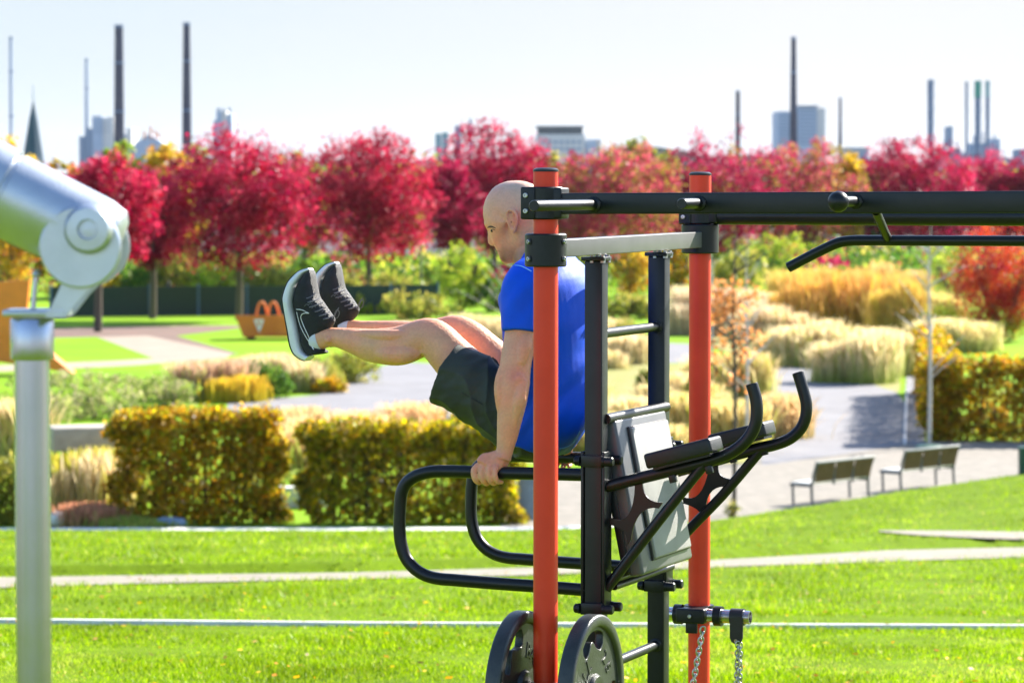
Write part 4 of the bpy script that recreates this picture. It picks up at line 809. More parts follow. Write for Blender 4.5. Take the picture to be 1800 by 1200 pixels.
# pale parked vehicles and kiosk far behind shrubs
for px, py, wd, l_ in []:
    b = onz(px, 516, LOWZ); s = F/b.y; T = thing('parked_van', l_, 'van', b); mb = MB(); L = 2.2
    prof_ = [(-L, .35), (-L, 1.9), (L*.35, 1.95), (L*.62, 1.25), (L, 1.05), (L, .35)]
    mb.prism([b+Vector((x, 0, z)) for x, z in prof_], Vector((0, 1.8, 0))); part('body', mb, M['concrete'], T, smooth=False)
    for x in (-1.4, 1.4): m2 = MB(); m2.lathe(b+Vector((x, -.03, .34)), Y3, [(0, .33), (.2, .33)], n=18); part('wheel', m2, M['rubber'], T)
    m2 = MB(); m2.prism([b+Vector((x, -.012, z)) for x, z in [(L*.1, 1.3), (L*.1, 1.8), (L*.33, 1.8), (L*.55, 1.3)]], Vector((0, .01, 0))); part('window', m2, M['darkglass'], T)
b = onz(1550, 468, LOWZ); T = thing('blue_sign', 'small round blue traffic sign under the pull-up bar', 'sign', b); c = at(1550, 437, b.y); mb = MB(); mb.lathe(c, Y3, [(0, .42), (.03, .42)], n=24); part('disc', mb, mat('blue sign face', (.01, .16, .6), .4), T); mb = MB(); mb.cyl(b, c+Y3*.06, .04); part('pole', mb, M['benchmetal'], T)
b = onz(740, 530, LOWZ); T = thing('street_lamp', 'slim park lamp with white disc head left of the man', 'lamp post', b); c = at(740, 432, b.y); mb = MB(); mb.cyl(b, c, .05); part('pole', mb, M['benchmetal'], T); mb = MB(); mb.lathe(c, Z3, [(0, .1), (.05, .3), (.1, .3), (.16, .05)], n=20); part('lamp_head', mb, M['concrete'], T)
# ------------------------------------------------------------------ coin viewer (near left)
YV = 5.5; S = F/YV
a = at(55, 1200, YV); T = thing('tower_viewer', 'silver swivelling tower viewer on a steel post at the left', 'viewer', Vector((a.x, YV, 0)))
q = lambda x, y, dy=0.0: at(x, y, YV+dy)
def px2(n_): return n_/S
mb = MB(); c0 = q(55, 600); mb.cyl(Vector((c0.x, YV, 0)), q(56, 620), px2(31), n=40); part('post', mb, M['scopepost'], T)
mb = MB(); mb.lathe(Vector((c0.x, YV, 0)), Z3, [(0, px2(75)), (.012, px2(75)), (.016, px2(36))], n=40); part('foot_plate', mb, M['scopepost'], T)
mb = MB(); ct = q(57, 558); cb = q(57, 632); h = ct.z-cb.z; mb.lathe(cb, Z3, [(0, px2(31.2)), (.0, px2(37)), (h*.08, px2(38.5)), (h*.95, px2(38.5)), (h, px2(36))], n=40); part('collar', mb, M['scopepost'], T)
mb = MB(); ct = q(60, 547); mb.box(q(66, 549), X3, px2(56), Y3, px2(44), Z3, px2(6), px2(4)); 
for dy in (-px2(56), px2(50)):
    pr = [q(88, 556), q(122, 556), q(150, 520), q(176, 494), q(120, 488), q(108, 515), q(96, 540)]; mb.prism([p+Y3*dy for p in pr], Y3*px2(6))
mb.box(q(105, 550), X3, px2(16), Y3, px2(60), Z3, px2(5.5)); part('yoke', mb, M['scope'], T)
for dy, sg in ((-px2(62), -1), (px2(56), 1)):
    mb = MB(); mb.lathe(q(150, 433)+Y3*dy, Y3*sg, [(-.0, px2(71)), (px2(8), px2(71)), (px2(11), px2(68))], n=56); part('side_disc', mb, M['scope'], T)
    mb = MB(); cc = q(166, 402)+Y3*dy; mb.lathe(cc, Y3*sg, [(0, px2(44)), (px2(26), px2(42)), (px2(34), px2(36)), (px2(35), px2(18)), (px2(24), px2(16)), (px2(25), px2(2))], n=44); part('pivot_knob', mb, M['scope'], T)
bx = (q(-190, 252)-q(160, 420)); mb = MB(); e0 = q(150, 408); dn = bx.normalized()
mb.lathe(e0, dn, [(-px2(62), px2(20)), (-px2(60), px2(50)), (-px2(50), px2(64)), (-px2(20), px2(71)), (0, px2(72)), (px2(150), px2(76)), (px2(152), px2(72)), (px2(158), px2(72)), (px2(160), px2(80)), (px2(340), px2(84)), (px2(342), px2(72)), (px2(330), px2(70))], n=56); part('barrel', mb, M['scope'], T)
mb = MB(); mb.box(q(96, 352), dn, px2(46), Y3, px2(30), dn.cross(Y3), px2(12), px2(7)); part('sight_rib', mb, M['scope'], T)
mb = MB(); mb.cyl(q(58, 545), q(64, 482), px2(4.5)); mb.sphere(q(64, 482), px2(7)); part('lever', mb, M['scopepost'], T)

g = np.random.default_rng(77); n = 900; y = 16*(62/16)**g.random(n); x = g.uniform(-.17, .17, n)*y; P = np.array([[a, b, gz(a, b)+.035] for a, b in zip(x, y)]); V, Fc, C = leaves(P, np.full(n, .02), 1, .05, PAL['amber']+PAL['peach'], g, flat=.3)
V[:, 2] = np.repeat(P[:, 2], 4)+(V[:, 2]-np.repeat(P[:, 2], 4))*.35
tag(fast('fallen_leaves', V, Fc, C, M['leaf']), 'scattered small amber fallen leaves on the grass bank', 'leaves', kind='stuff')
# ------------------------------------------------------------------ training rig
RG = thing('training_rig', 'black and orange-red outdoor calisthenics frame the man trains on', 'fitness frame', Vector((C1.x, C1.y, 0)), -TH)
UZ = lambda py, V, px=1048: W(px, py, V).z
# square uprights
Vf, Vr = .444, 1.05
def post(Uc, V, px, pyt, r, label):
    mb = MB(); zt = WU(px, pyt, 0).z if Uc == 0 else WU(px, pyt, 0).z
    p = rig(Uc, V, 0); zt = ztop
    mb.cyl(p, p+Z3*(zt-.008), r, n=48); part('post', mb, M['red'], RG, label=label)
    mb = MB(); mb.lathe(p+Z3*(zt-.008), Z3, [(0, r+.0012), (.006, r+.0012), (.011, r*.8), (.012, r*.3)], n=48); part('post_cap', mb, M['blackplastic'], RG)
ztop = W(959, 297, -.03).z; post(0, 0, 959, 297, .0362, 'front orange red post')
ztop = at(1230, 304, rig(0, 1.486, 0).y-.03).z; post(0, 1.486, 1230, 304, .0366, 'rear orange red post')
zq = at(959, 297, 9.5).z
for V_ in (0, 1.486):
    ztop = zq; post(3.3, V_, 0, 0, .0362, None)
def bolt(p, ax, r=.0062, l=.008, m='zinc'):
    mb = MB(); mb.lathe(p, ax, [(0, r), (l*.7, r), (l, r*.8), (l, r*.45), (l*.4, r*.42)], n=14); part('bolt', mb, M[m], RG)
def clamp(U, V, zt, zb, r, boltdir=None, split=True, name='clamp', boltax=None):
    p = rig(U, V, zb); h = zt-zb; mb = MB()
    mb.lathe(p, Z3, [(0, r-.02), (0, r-.004), (.004, r), (h-.004, r), (h, r-.004), (h, r-.02)], n=48); return mb, p, h
z1t, z1b = W(959, 328.5, -.06).z, W(959, 386, -.06).z
mb, p, h = clamp(0, 0, z1t, z1b, .052)
# block toward the camera-left side of the upper clamp and tongue to the beam
mb.box(p+Z3*h/2-UU*.037-VV*.012, UU, .0225, VV, .042, Z3, h/2, .005); mb.box(p+Z3*h/2+UU*.037, UU, .024, VV, .036, Z3, h/2-.002, .006)
part('clamp', mb, M['blackplastic'], RG)
for k in (.26, .74): 
    bolt(p+Z3*h*k-UU*.042-VV*.0545, -VV, .0075, .006)
z2t, z2b = W(959, 411, -.06).z, W(959, 469.5, -.06).z
mb, p, h = clamp(0, 0, z2t, z2b, .0615); part('clamp', mb, M['blackplastic'], RG)
for k in (.24, .76):
    for th_ in (R(-33), R(-142)):
        d = (UU*math.cos(th_)+VV*math.sin(th_)); d = Vector((math.cos(th_), math.sin(th_), 0)); c = p+Z3*h*k+d*.0605
        mb = MB(); mb.lathe(c, d, [(0, .0105), (.003, .0105), (.003, .008)], n=20); part('bolt_recess', mb, M['rubber'], RG); bolt(c+d*.003, d, .0068, .0055)
yb = rig(0, 1.486, 0).y
zr = lambda py: at(1230, py, yb-.06).z
mb, p, h = clamp(0, 1.486, zr(352), zr(394), .0535); mb.box(p+Z3*h/2-UU*.037-VV*.012, UU, .0225, VV, .042, Z3, h/2, .005); mb.box(p+Z3*h/2+UU*.045, UU, .022, VV, .034, Z3, h/2-.002, .006); part('clamp', mb, M['blackplastic'], RG)
bolt(p+Z3*h*.3-UU*.042-VV*.0545, -VV, .0075, .006)
mb, p, h = clamp(0, 1.486, zr(394.5), zr(446), .0625); part('clamp', mb, M['blackplastic'], RG)
# main front beam (slightly rising)
zb0 = W(1000, 358, -.03).z; zb1 = W(1795, 355.2, -.03).z; u0 = loc(W(1000, 358, -.03))[0]; u1 = loc(W(1795, 355.2, -.03))[0]
zl = lambda u: zb0+(zb1-zb0)*(u-u0)/(u1-u0)
mb = MB(); a = rig(.052, 0, zl(.052)); b = rig(3.26, 0, zl(3.26)); ax = b-a; mb.box((a+b)/2, ax, ax.length/2, VV, .03, UU.cross(VV), .0305, .004); part('top_beam', mb, M['black'], RG, label='square top beam nearest the camera')
for V_, zc_ in ((0, zl(3.3)), (1.486, at(1260, 380, yb).z)):
    mb = MB(); mb.lathe(rig(3.3, V_, zc_-.05), Z3, [(0, .04), (0, .053), (.1, .053), (.1, .04)], n=36); part('clamp', mb, M['blackplastic'], RG)
zt_ = zr(380); mb = MB(); mb.cyl(rig(.05, 1.486, zt_), rig(3.25, 1.486, zt_-.0), .0285, n=28); part('top_beam', mb, M['black'], RG, label='round top beam at the rear')
for u_, V_ in ((1.1, 0), (2.2, 0)):
    pass
# pegs on the front beam
def peg(px, py, tipx, tipy, r, ball=None):
    c = W(px, py, -.031); U_, _, z_ = loc(c)
    lo, hi = 0, .8
    for _ in range(30):
        m_ = (lo+hi)/2; P = c-VV*m_; x = 900+F*P.x/P.y
        if x > tipx: lo = m_
        else: hi = m_
    e = c-VV*lo; mb = MB(); mb.lathe(c, -VV, [(0, r*1.5), (.004, r*1.45), (.007, r), (lo-.003, r), (lo, r*.9)], n=28); part('peg', mb, M['black'], RG)
    if ball: mb = MB(); mb.sphere(e, ball, n=32, m=20); part('ball_grip', mb, M['black'], RG)
peg(1043, 360, 938.5, 361.5, .0158); peg(1228, 357.5, 1198, 359.5, .0152); peg(1503, 354, 1473, 356, .0148, .0295)
# cross beam between the posts
mb = MB(); za = W(998, 436.5, 0); za = at(997, 437.2, rig(0, .062, 0).y-.02).z; zb = at(1229, 421.5, rig(0, 1.43, 0).y-.02).z
a = rig(.0, .055, za); b = rig(.0, 1.43, zb); ax = (b-a); a_, b_ = a, b; mb.box((a+b)/2, ax, ax.length/2, UU, .0245, Z3, .0265, .003); part('cross_beam', mb, mat('cross beam black greyed for glare', (.12, .12, .12), .38, var=.1, nscale=12, bump=.04, bscale=800), RG)  # black paint like the uprights, lightened to carry its sun glare in the colour
zcb = lambda V_: za+(zb-za)*(V_-.055)/(1.43-.055)
def upright(V_, zbot, label):
    mb = MB(); zt = zcb(V_)-.045; mb.box(rig(0, V_, (zt+zbot)/2), UU, .0285, VV, .0285, Z3, (zt-zbot)/2, .004); part('upright', mb, M['black'], RG, label=label)
    mb = MB(); mb.box(rig(0, V_, zt+.006), UU, .037, VV, .037, Z3, .006, .002); part('head_plate', mb, M['black'], RG)
    for su in (-1, 1):
        for sv in (-1, 1): 
            mb = MB(); mb.lathe(rig(su*.017+.012, V_+sv*.024, zt+.0), Z3, [(-.006, .009), (.0, .009), (.012, .009), (.012, .007), (.018, .007)], n=6); part('bolt', mb, M['zinc'], RG)
upright(Vf, -.02, 'front square upright'); upright(Vr, -.02, 'rear square upright')
# ladder rungs
for py in (588, 898, 1178):
    z = UZ(py, Vf, 1069); mb = MB(); mb.cyl(rig(0, Vf+.0285, z), rig(0, Vr-.0285, z), .0152, n=24); part('rung', mb, M['black'], RG)
    mb = MB(); mb.lathe(rig(0, Vr-.0285, z), -VV, [(0, .022), (.003, .022), (.006, .0155)], n=24); part('rung_collar', mb, M['black'], RG)
# dip bars
def bar(pts, V_, r=.0197, sub=6, name='dip_bar', label=None, ext=None):
    P = [W(x, y, V_) for x, y in pts]
    if ext: P = P+ext
    mb = MB(); mb.tube(P, r, n=22, sub=sub); return part(name, mb, M['black'], RG, label=label)
def arcpts(c, rx, ry, a0, a1, n=6): return [(c[0]+rx*math.cos(R(a0+(a1-a0)*k/n)), c[1]+ry*math.sin(R(a0+(a1-a0)*k/n))) for k in range(n+1)]
front = [(1046, 835), (1026, 834.2), (960, 832.4), (893, 831), (830, 829), (775, 828)]+[(752, 830), (731, 836.5), (715, 848), (706.5, 864), (703.5, 884), (702.6, 905), (702.3, 930), (705, 955), (713, 979), (728, 998), (748, 1010.5), (771, 1016.5)]+[(800, 1019), (880, 1025.5), (960, 1031), (1026, 1036), (1046, 1037.5)]
bar(front, Vf, label='front dip bar loop')
dz = lambda x, y: loc(W(x, y, Vf))
rearp = []
# rear loop is the same bar moved along V; fitted offset
for x, y in front:
    U_, _, z_ = loc(W(x, y, Vf)); rearp.append((U_, z_))
zshift = W(1138, 988.5, Vr).z - loc(W(1046, 1037.5, Vf))[2]
mb = MB(); mb.tube([rig(u_, Vr, z_) for u_, z_ in rearp], .0197, n=22, sub=6); part('dip_bar', mb, M['black'], RG, label='rear dip bar loop')
# bracket plates and bolts that carry dip bars and knee raise arms
for V_ in (Vf, Vr):
    zt, zb = UZ(792, Vf, 1030), UZ(1074, Vf, 1030)
    for U_, t in ((-.0345, .0045), (.0345, .0045)):
        mb = MB(); mb.box(rig(U_, V_, (zt+zb)/2), UU, t, VV, .032 if U_ < 0 else .034, Z3, (zt-zb)/2, .002); part('bracket_plate', mb, M['black'], RG)
    for py in (808, 1066):
        z = UZ(py, Vf, 1030)
        for sv in (-1, 1):
            v_ = V_+sv*.04
            mb = MB(); mb.box(rig(.0, v_, z), UU, .034, VV, .0075, Z3, .018, .002); part('bracket_ear', mb, M['black'], RG)
            for U_, d, l in ((-.036, -UU, .02), (.036, UU, .034)):
                mb = MB(); mb.lathe(rig(U_, v_, z), d, [(0, .016), (.006, .016), (.006, .0145), (l-.004, .0145), (l, .011)], n=24); part('bolt_cap', mb, M['blackplastic'], RG)
z = UZ(1032, Vf, 1075); 
for k, dzz in enumerate((0, .022)):
    mb = MB(); mb.cyl(rig(.052, Vf+.02, z+dzz), rig(.052, Vr-.02, z+dzz), .011, n=18); part('tie_bar', mb, M['black'], RG)
z = UZ(737, Vf, 1078); mb = MB(); mb.cyl(rig(.028, Vf+.01, z), rig(.028, Vr-.01, z), .016, n=18); part('tie_bar', mb, M['black'], RG)
# knee raise station: arms, braces, gussets, pads, backrest
armf = [(1050, 858), (1066, 854.6), (1145, 835), (1215, 818), (1245, 810), (1272, 801), (1296, 788), (1315, 770), (1327, 748), (1330.5, 725), (1328.5, 700), (1321.5, 675)]
Pf = [W(x, y, Vf) for x, y in armf]
mb = MB(); mb.tube(Pf, .0188, n=22, sub=5); part('arm', mb, M['black'], RG, label='front knee raise arm with upturned handle')
armr = [(1158, 838), (1180, 831), (1240, 814), (1300, 797), (1335, 787.5), (1363, 781), (1388, 771), (1406, 755), (1415.5, 735), (1417.5, 712), (1413, 690), (1402.5, 655)]
Pr = [W(x, y, Vr) for x, y in armr]
mb = MB(); mb.tube(Pr, .0188, n=22, sub=5); part('arm', mb, M['black'], RG, label='rear knee raise arm with upturned handle')
for P in (Pf, Pr):
    d = (P[-1]-P[-2]).normalized(); mb = MB(); mb.lathe(P[-1], d, [(0, .0186), (.002, .017), (.0025, .002)], n=22); part('end_cap', mb, M['blackplastic'], RG)
bar([(1066, 1034), (1085, 1009), (1160, 912), (1237, 817)], Vf, .0165, 3, 'brace', 'front diagonal brace')
bar([(1166, 985), (1208, 934), (1270, 870), (1339, 789)], Vr, .0165, 3, 'brace', 'rear diagonal brace')
def gusset(V_, pts):
    P = [W(x, y, V_-.003) for x, y in pts]; mb = MB(); mb.prism(P, VV*.006); part('gusset_plate', mb, M['black'], RG, smooth=False)
def arc3(a, m, b, n=8):
    return [((1-t)**2*a[0]+2*t*(1-t)*(2*m[0]-.5*a[0]-.5*b[0])+t*t*b[0], (1-t)**2*a[1]+2*t*(1-t)*(2*m[1]-.5*a[1]-.5*b[1])+t*t*b[1]) for t in [k/n for k in range(n+1)]]
g1 = arc3((1129, 850), (1139, 875), (1165, 883)) + arc3((1158, 893), (1125, 903), (1109, 948)) + arc3((1101, 960), (1097, 935), (1072, 922)) + arc3((1072, 909), (1104, 905), (1116, 850))
gusset(Vf, g1)
g2 = arc3((1262, 818), (1268, 836), (1290, 842)) + arc3((1285, 856), (1252, 862), (1240, 896)) + arc3((1232, 906), (1222, 893), (1198, 884)) + arc3((1198, 872), (1228, 868), (1246, 822))
gusset(Vr, g2)
def armpad(P0, P1, V_, label):
    a = W(*P0, V_); b = W(*P1, V_); ax = (b-a); up = VV.cross(ax).normalized(); up = up if up.z > 0 else -up
    mb = MB(); mb.box((a+b)/2, ax, ax.length/2, VV, .062, up, .0235, .009); part('arm_pad', mb, M['pad'], RG, label=label)
    mb = MB(); mb.box((a+b)/2-up*.027, ax, ax.length/2*.85, VV, .045, up, .0045); part('pad_plate', mb, M['black'], RG)
    for t in (.25, .8):
        c = a+ax*t-up*.07; mb = MB(); mb.box(c, ax, .011, VV, .008, up, .012, .002); part('pad_bolt', mb, M['black'], RG)
armpad((1144, 809), (1260, 779.5), Vf-.005, 'front forearm pad'); armpad((1255, 775), (1354, 751), Vr-.005, 'rear forearm pad')
# backrest
Va, Vb = Vf+.055, Vr-.055
tl = W(1088, 737, Va); tr_ = W(1163, 719, Vb); bl = W(1141, 1008, Va); br = W(1210, 983, Vb)
ut = (loc(tl)[0]+loc(tr_)[0])/2; ub = (loc(bl)[0]+loc(br)[0])/2; zt = (tl.z+tr_.z)/2; zb = (bl.z+br.z)/2
print('backrest U', loc(tl), loc(tr_), loc(bl), loc(br))
top = rig(ut, (Va+Vb)/2, zt); bot = rig(ub, (Va+Vb)/2, zb); dn = (bot-top); Lb = dn.length; nrm = VV.cross(dn).normalized(); nrm = nrm if nrm.dot(UU) > 0 else -nrm
cm = (top+bot)/2-nrm*.024; wv = (Vb-Va)/2
mb = MB(); mb.box(cm, dn, Lb/2, VV, wv, nrm, .024, .011); part('backrest', mb, M['padplate'], RG)
mb = MB(); mb.box(cm-nrm*.03, dn, Lb/2-.012, VV, wv+.002, nrm, .014, .006); part('backrest_shell', mb, M['pad'], RG)
for k, (t0, t1) in enumerate(((-.86, .84),)):
    mb = MB(); mb.box(cm+dn*((t0+t1)/4)+nrm*.031+VV*wv*.12, dn, Lb/2*(t1-t0)/2, VV, wv*.72, nrm, .009, .006); part('back_cushion', mb, M['padfront'], RG)
    mb = MB(); mb.box(cm+dn*((t0+t1)/4)+nrm*.0265+VV*wv*.12, dn, Lb/2*(t1-t0)/2+.004, VV, wv*.72+.005, nrm, .0055, .002); part('cushion_edge', mb, M['rubber'], RG)
# pull-up bar hung from the front beam
Vp = .2
mb = MB(); P = [W(x, y, Vp) for x, y in [(1386, 470), (1420, 452), (1455, 434.5), (1476, 426), (1500, 422.8), (1530, 422.6), (1600, 422.8), (1800, 423.5), (2300, 425), (2330, 427), (2430, 470)]]; mb.tube(P, .0152, n=20, sub=4); part('pull_up_bar', mb, M['black'], RG)
for px0, px1 in ((1540, 1561), (2200, 2190)):
    a = W(px0, 372, .0); b = W(px1, 421, Vp); mb = MB(); mb.cyl(a, b, .0125, n=18); part('bar_hanger', mb, M['black'], RG)
mb = MB(); mb.cyl(rig(loc(W(1540, 372, 0))[0], 0, zl(1)-.02), rig(loc(W(1540, 372, 0))[0], 1.486, zl(1)-.02), .012); 
# horizontal chrome pipe on the rear post
zp = at(1230, 1080, yb-.06).z; vp = 1.486-.062
e1 = W(1319, 1081, vp); ue = loc(e1)[0]; mb = MB(); ul = loc(W(1150, 1079, vp))[0]
mb.lathe(rig(ul, vp, zp), UU, [(0, .0228), (ue-ul, .0228), (ue-ul, .0195), (ue-ul-.08, .0195)], n=32); part('chrome_pipe', mb, M['steel'], RG)
mb = MB(); mb.lathe(rig(0, 1.486, zp-.026), Z3, [(0, .04), (0, .05), (.052, .05), (.052, .04)], n=36); mb.box(rig(0, vp-.012, zp), UU, .05, VV, .03, Z3, .025, .006); part('clamp', mb, M['blackplastic'], RG)
bolt(rig(-.0, vp-.0425, zp), -VV, .0065, .006)
for px in (1193, 1263):
    u_ = loc(W(px, 1080, vp))[0]; mb = MB(); mb.lathe(rig(u_-.013, vp, zp), UU, [(0, .024), (0, .0335), (.026, .0335), (.026, .024)], n=32); part('pipe_ring', mb, M['blackplastic'], RG)
mb = MB(); mb.box(rig(.0, vp-.02, zp-.04), UU, .02, VV, .006, Z3, .02, .003); part('chain_lug', mb, M['blackplastic'], RG)
# low sleeve the plates hang on and post collar
up2 = None
# ------------------------------------------------------------------ weight plates
Rp = .236
zc = W(1043, 1078, -.0).z - Rp
def weight(Uc, V_, label, rot, texts):
    c = rig(Uc, V_, zc)
    T = thing('weight_plate', label, 'weight plate', c, group='weight plates on the front post')
    XF[T.name] = XF[T.name]
    e1_, e2_ = VV, Z3
    cu = bpy.data.curves.new('t', 'CURVE'); cu.dimensions = '2D'; cu.fill_mode = 'BOTH'; cu.extrude = .0095; cu.bevel_depth = .003; cu.bevel_resolution = 2
    def loop(pts):
        sp = cu.splines.new('POLY'); sp.points.add(len(pts)-1); sp.use_cyclic_u = True
        for p_, q2 in zip(sp.points, pts): p_.co = (q2[0], q2[1], 0, 1)
    loop([(.2045*math.cos(2*math.pi*k/96), .2045*math.sin(2*math.pi*k/96)) for k in range(96)])
    for k in range(3):
        c0 = rot+k*2*math.pi/3; pts = []; wd = .56
        ro = .191
        ri = lambda d: .132+.026*math.exp(-((d-.05)/.17)**2)
        for q2 in range(25): d = -wd+2*wd*q2/24; e = max(0, (abs(d)-wd+.12)/.12); mid = (ro+ri(d))/2; r_ = ro-(ro-mid)*(1-math.sqrt(max(0, 1-e*e))); pts.append((r_*math.cos(c0+d), r_*math.sin(c0+d)))
        for q2 in range(25): d = wd-2*wd*q2/24; e = max(0, (abs(d)-wd+.12)/.12); mid = (ro+ri(d))/2; r_ = ri(d)+(mid-ri(d))*(1-math.sqrt(max(0, 1-e*e))); pts.append((r_*math.cos(c0+d), r_*math.sin(c0+d)))
        loop(pts)
    ob = bpy.data.objects.new('t', cu); COL.objects.link(ob); dg = bpy.context.evaluated_depsgraph_get(); me = bpy.data.meshes.new_from_object(ob.evaluated_get(dg)); bpy.data.objects.remove(ob)
    mb = MB(); mb.add([c+e1_*v.co.x+e2_*v.co.y+UU*v.co.z for v in me.vertices], [tuple(p_.vertices) for p_ in me.polygons]); part('disc', mb, M['plate'], T, smooth=40)
    mb = MB(); rp_ = [(-.019, .2), (-.023, .204), (-.0245, .212), (-.0245, .228), (-.021, .2345), (-.016, Rp), (.016, Rp), (.021, .2345), (.0245, .228), (.0245, .212), (.023, .204), (.019, .2)]; n_ = 96; vs = []
    for h_, r_ in rp_: vs += [c+UU*h_+(e1_*math.cos(2*math.pi*k/n_)+e2_*math.sin(2*math.pi*k/n_))*r_ for k in range(n_)]
    m_ = len(rp_); mb.add(vs, [(i_*n_+k, i_*n_+(k+1) % n_, ((i_+1) % m_)*n_+(k+1) % n_, ((i_+1) % m_)*n_+k) for i_ in range(m_) for k in range(n_)]); part('rim', mb, M['plate'], T, smooth=45)
    mb = MB(); mb.lathe(c, UU, [(-.022, .026), (-.024, .03), (-.024, .056), (-.012, .064), (.012, .064), (.024, .056), (.024, .03), (.022, .026)], n=48); part('hub', mb, M['plate'], T, smooth=40)
    for (s_, a0, step, rad_, size) in texts:
        for j, ch in enumerate(s_):
            an = a0-step*j; cu = bpy.data.curves.new('t', 'FONT'); cu.body = ch; cu.size = size; cu.extrude = .0016; cu.bevel_depth = .0006; cu.align_x = 'CENTER'; cu.align_y = 'CENTER'
            ob = bpy.data.objects.new('t', cu); COL.objects.link(ob); dg = bpy.context.evaluated_depsgraph_get(); me = bpy.data.meshes.new_from_object(ob.evaluated_get(dg)); bpy.data.objects.remove(ob)
            rd = VV*math.cos(an)+Z3*math.sin(an); tg = UU.cross(rd); cc = c+rd*rad_+UU*.0128
            tv = -tg if False else Vector(tg)
            tv = VV*math.sin(an)-Z3*math.cos(an)
            m2 = MB(); m2.add([cc+tv*v.co.x*1.0+rd*v.co.y+UU*v.co.z for v in me.vertices], [tuple(p_.vertices) for p_ in me.polygons])
            part('embossed_letter', m2, M['plate'], T, smooth=False)
    return T
Up = loc(W(1043, 1150, 0))[0]
print('plate U', Up)
d_ = math.pi/180
weight(Up, -.02, 'right weight plate beside the front post, marked 25', 96*d_, [('BARBELL', 246*d_, 21*d_, .105, .066), ('25', 50*d_, 20*d_, .13, .058)])
weight(Up-.222, -.02, 'left weight plate beside the front post, half hidden by it', 124*d_, [('BARBELL', 74*d_, 21*d_, .118, .066), ('25', 200*d_, 20*d_, .13, .058)])
mb = MB(); mb.cyl(rig(Up-.32, -.02, zc), rig(Up+.07, -.02, zc), .0245, n=28); mb.lathe(rig(Up+.03, -.02, zc), UU, [(0, .03), (.012, .03)], n=28); part('plate_peg', mb, M['steel'], RG)
mb = MB(); mb.lathe(rig(0, 0, zc-.03), Z3, [(0, .04), (0, .05), (.055, .05), (.055, .04)], n=36); mb.box(rig(0, -.03, zc), UU, .05, VV, .03, Z3, .028, .005); part('clamp', mb, M['blackplastic'], RG)
# ------------------------------------------------------------------ chains and strap
def chain(name, label, P0, P1, n_, sw=0, parent=None, link=.0138, wire=.0031, name2='link'):
    a, b = P0, P1; T = parent or thing(name, label, 'chain', a); ax = (b-a).normalized(); s1 = ax.orthogonal().normalized(); s2 = ax.cross(s1); L = (b-a).length
    for i in range(n_):
        c = a+ax*L*(i+.5)/n_; an = (math.pi/2*(i % 2))+.5+sw*i; d = s1*math.cos(an)+s2*math.sin(an); hl = L/n_*.72; pts = []
        for k in range(20):
            t = 2*math.pi*k/20; x = math.cos(t)*link*.62; y = math.sin(t); yy = math.copysign(abs(y)**.7, y)*hl*.98; pts.append(c+d*x+ax*yy)
        mb = MB(); n8 = 8; vs = []
        for k in range(20):
            p_ = pts[k]; t_ = (pts[(k+1) % 20]-pts[k-1]).normalized(); nn = t_.cross(d.cross(ax)).normalized(); bb = t_.cross(nn)
            vs += [p_+(nn*math.cos(2*math.pi*q_/n8)+bb*math.sin(2*math.pi*q_/n8))*wire for q_ in range(n8)]
        mb.add(vs, [(k*n8+q_, k*n8+(q_+1) % n8, ((k+1) % 20)*n8+(q_+1) % n8, ((k+1) % 20)*n8+q_) for k in range(20) for q_ in range(n8)]); part(name2, mb, M['zinc'], T)
    return T
chain('steel_chain', 'steel chain hanging in front of the rear post', W(1236, 1102, vp-.03), W(1208, 1260, vp-.03), 17)
us = loc(W(1297, 1080, vp))[0]; T = thing('strap_with_chain', 'black rubber strap over the chrome pipe with a chain below', 'strap', rig(us, vp, zp))
mb = MB(); mb.loft([rig(us-.023, vp, zp), rig(us+.023, vp, zp)], [(.0285, .0285)]*2, n=28); 
part('strap_loop', mb, M['rubber'], T); mb = MB(); hw = .0225; zt = zp; zb = W(1298, 1131, vp-.026).z
pl = [(-hw, zt), (hw, zt), (hw, zb+.02), (hw*.75, zb+.006), (hw*.3, zb), (-hw*.3, zb), (-hw*.75, zb+.006), (-hw, zb+.02)]
mb.prism([rig(us+.003+u_, vp-.0285, z_) for u_, z_ in pl], VV*.006); part('strap_tail', mb, M['rubber'], T, smooth=False)
mb = MB(); mb.lathe(rig(us+.003, vp-.031, zb+.01), -VV, [(0, .006), (.003, .006), (.003, .003), (0, .003)], n=16); part('eyelet', mb, M['steel'], T)
chain('', '', W(1297, 1128, vp-.03), W(1293, 1260, vp-.03), 17, .25, T, .012, .0026); chain('', '', W(1301, 1130, vp-.022), W(1300, 1262, vp-.022), 17, .33, T, .012, .0026)
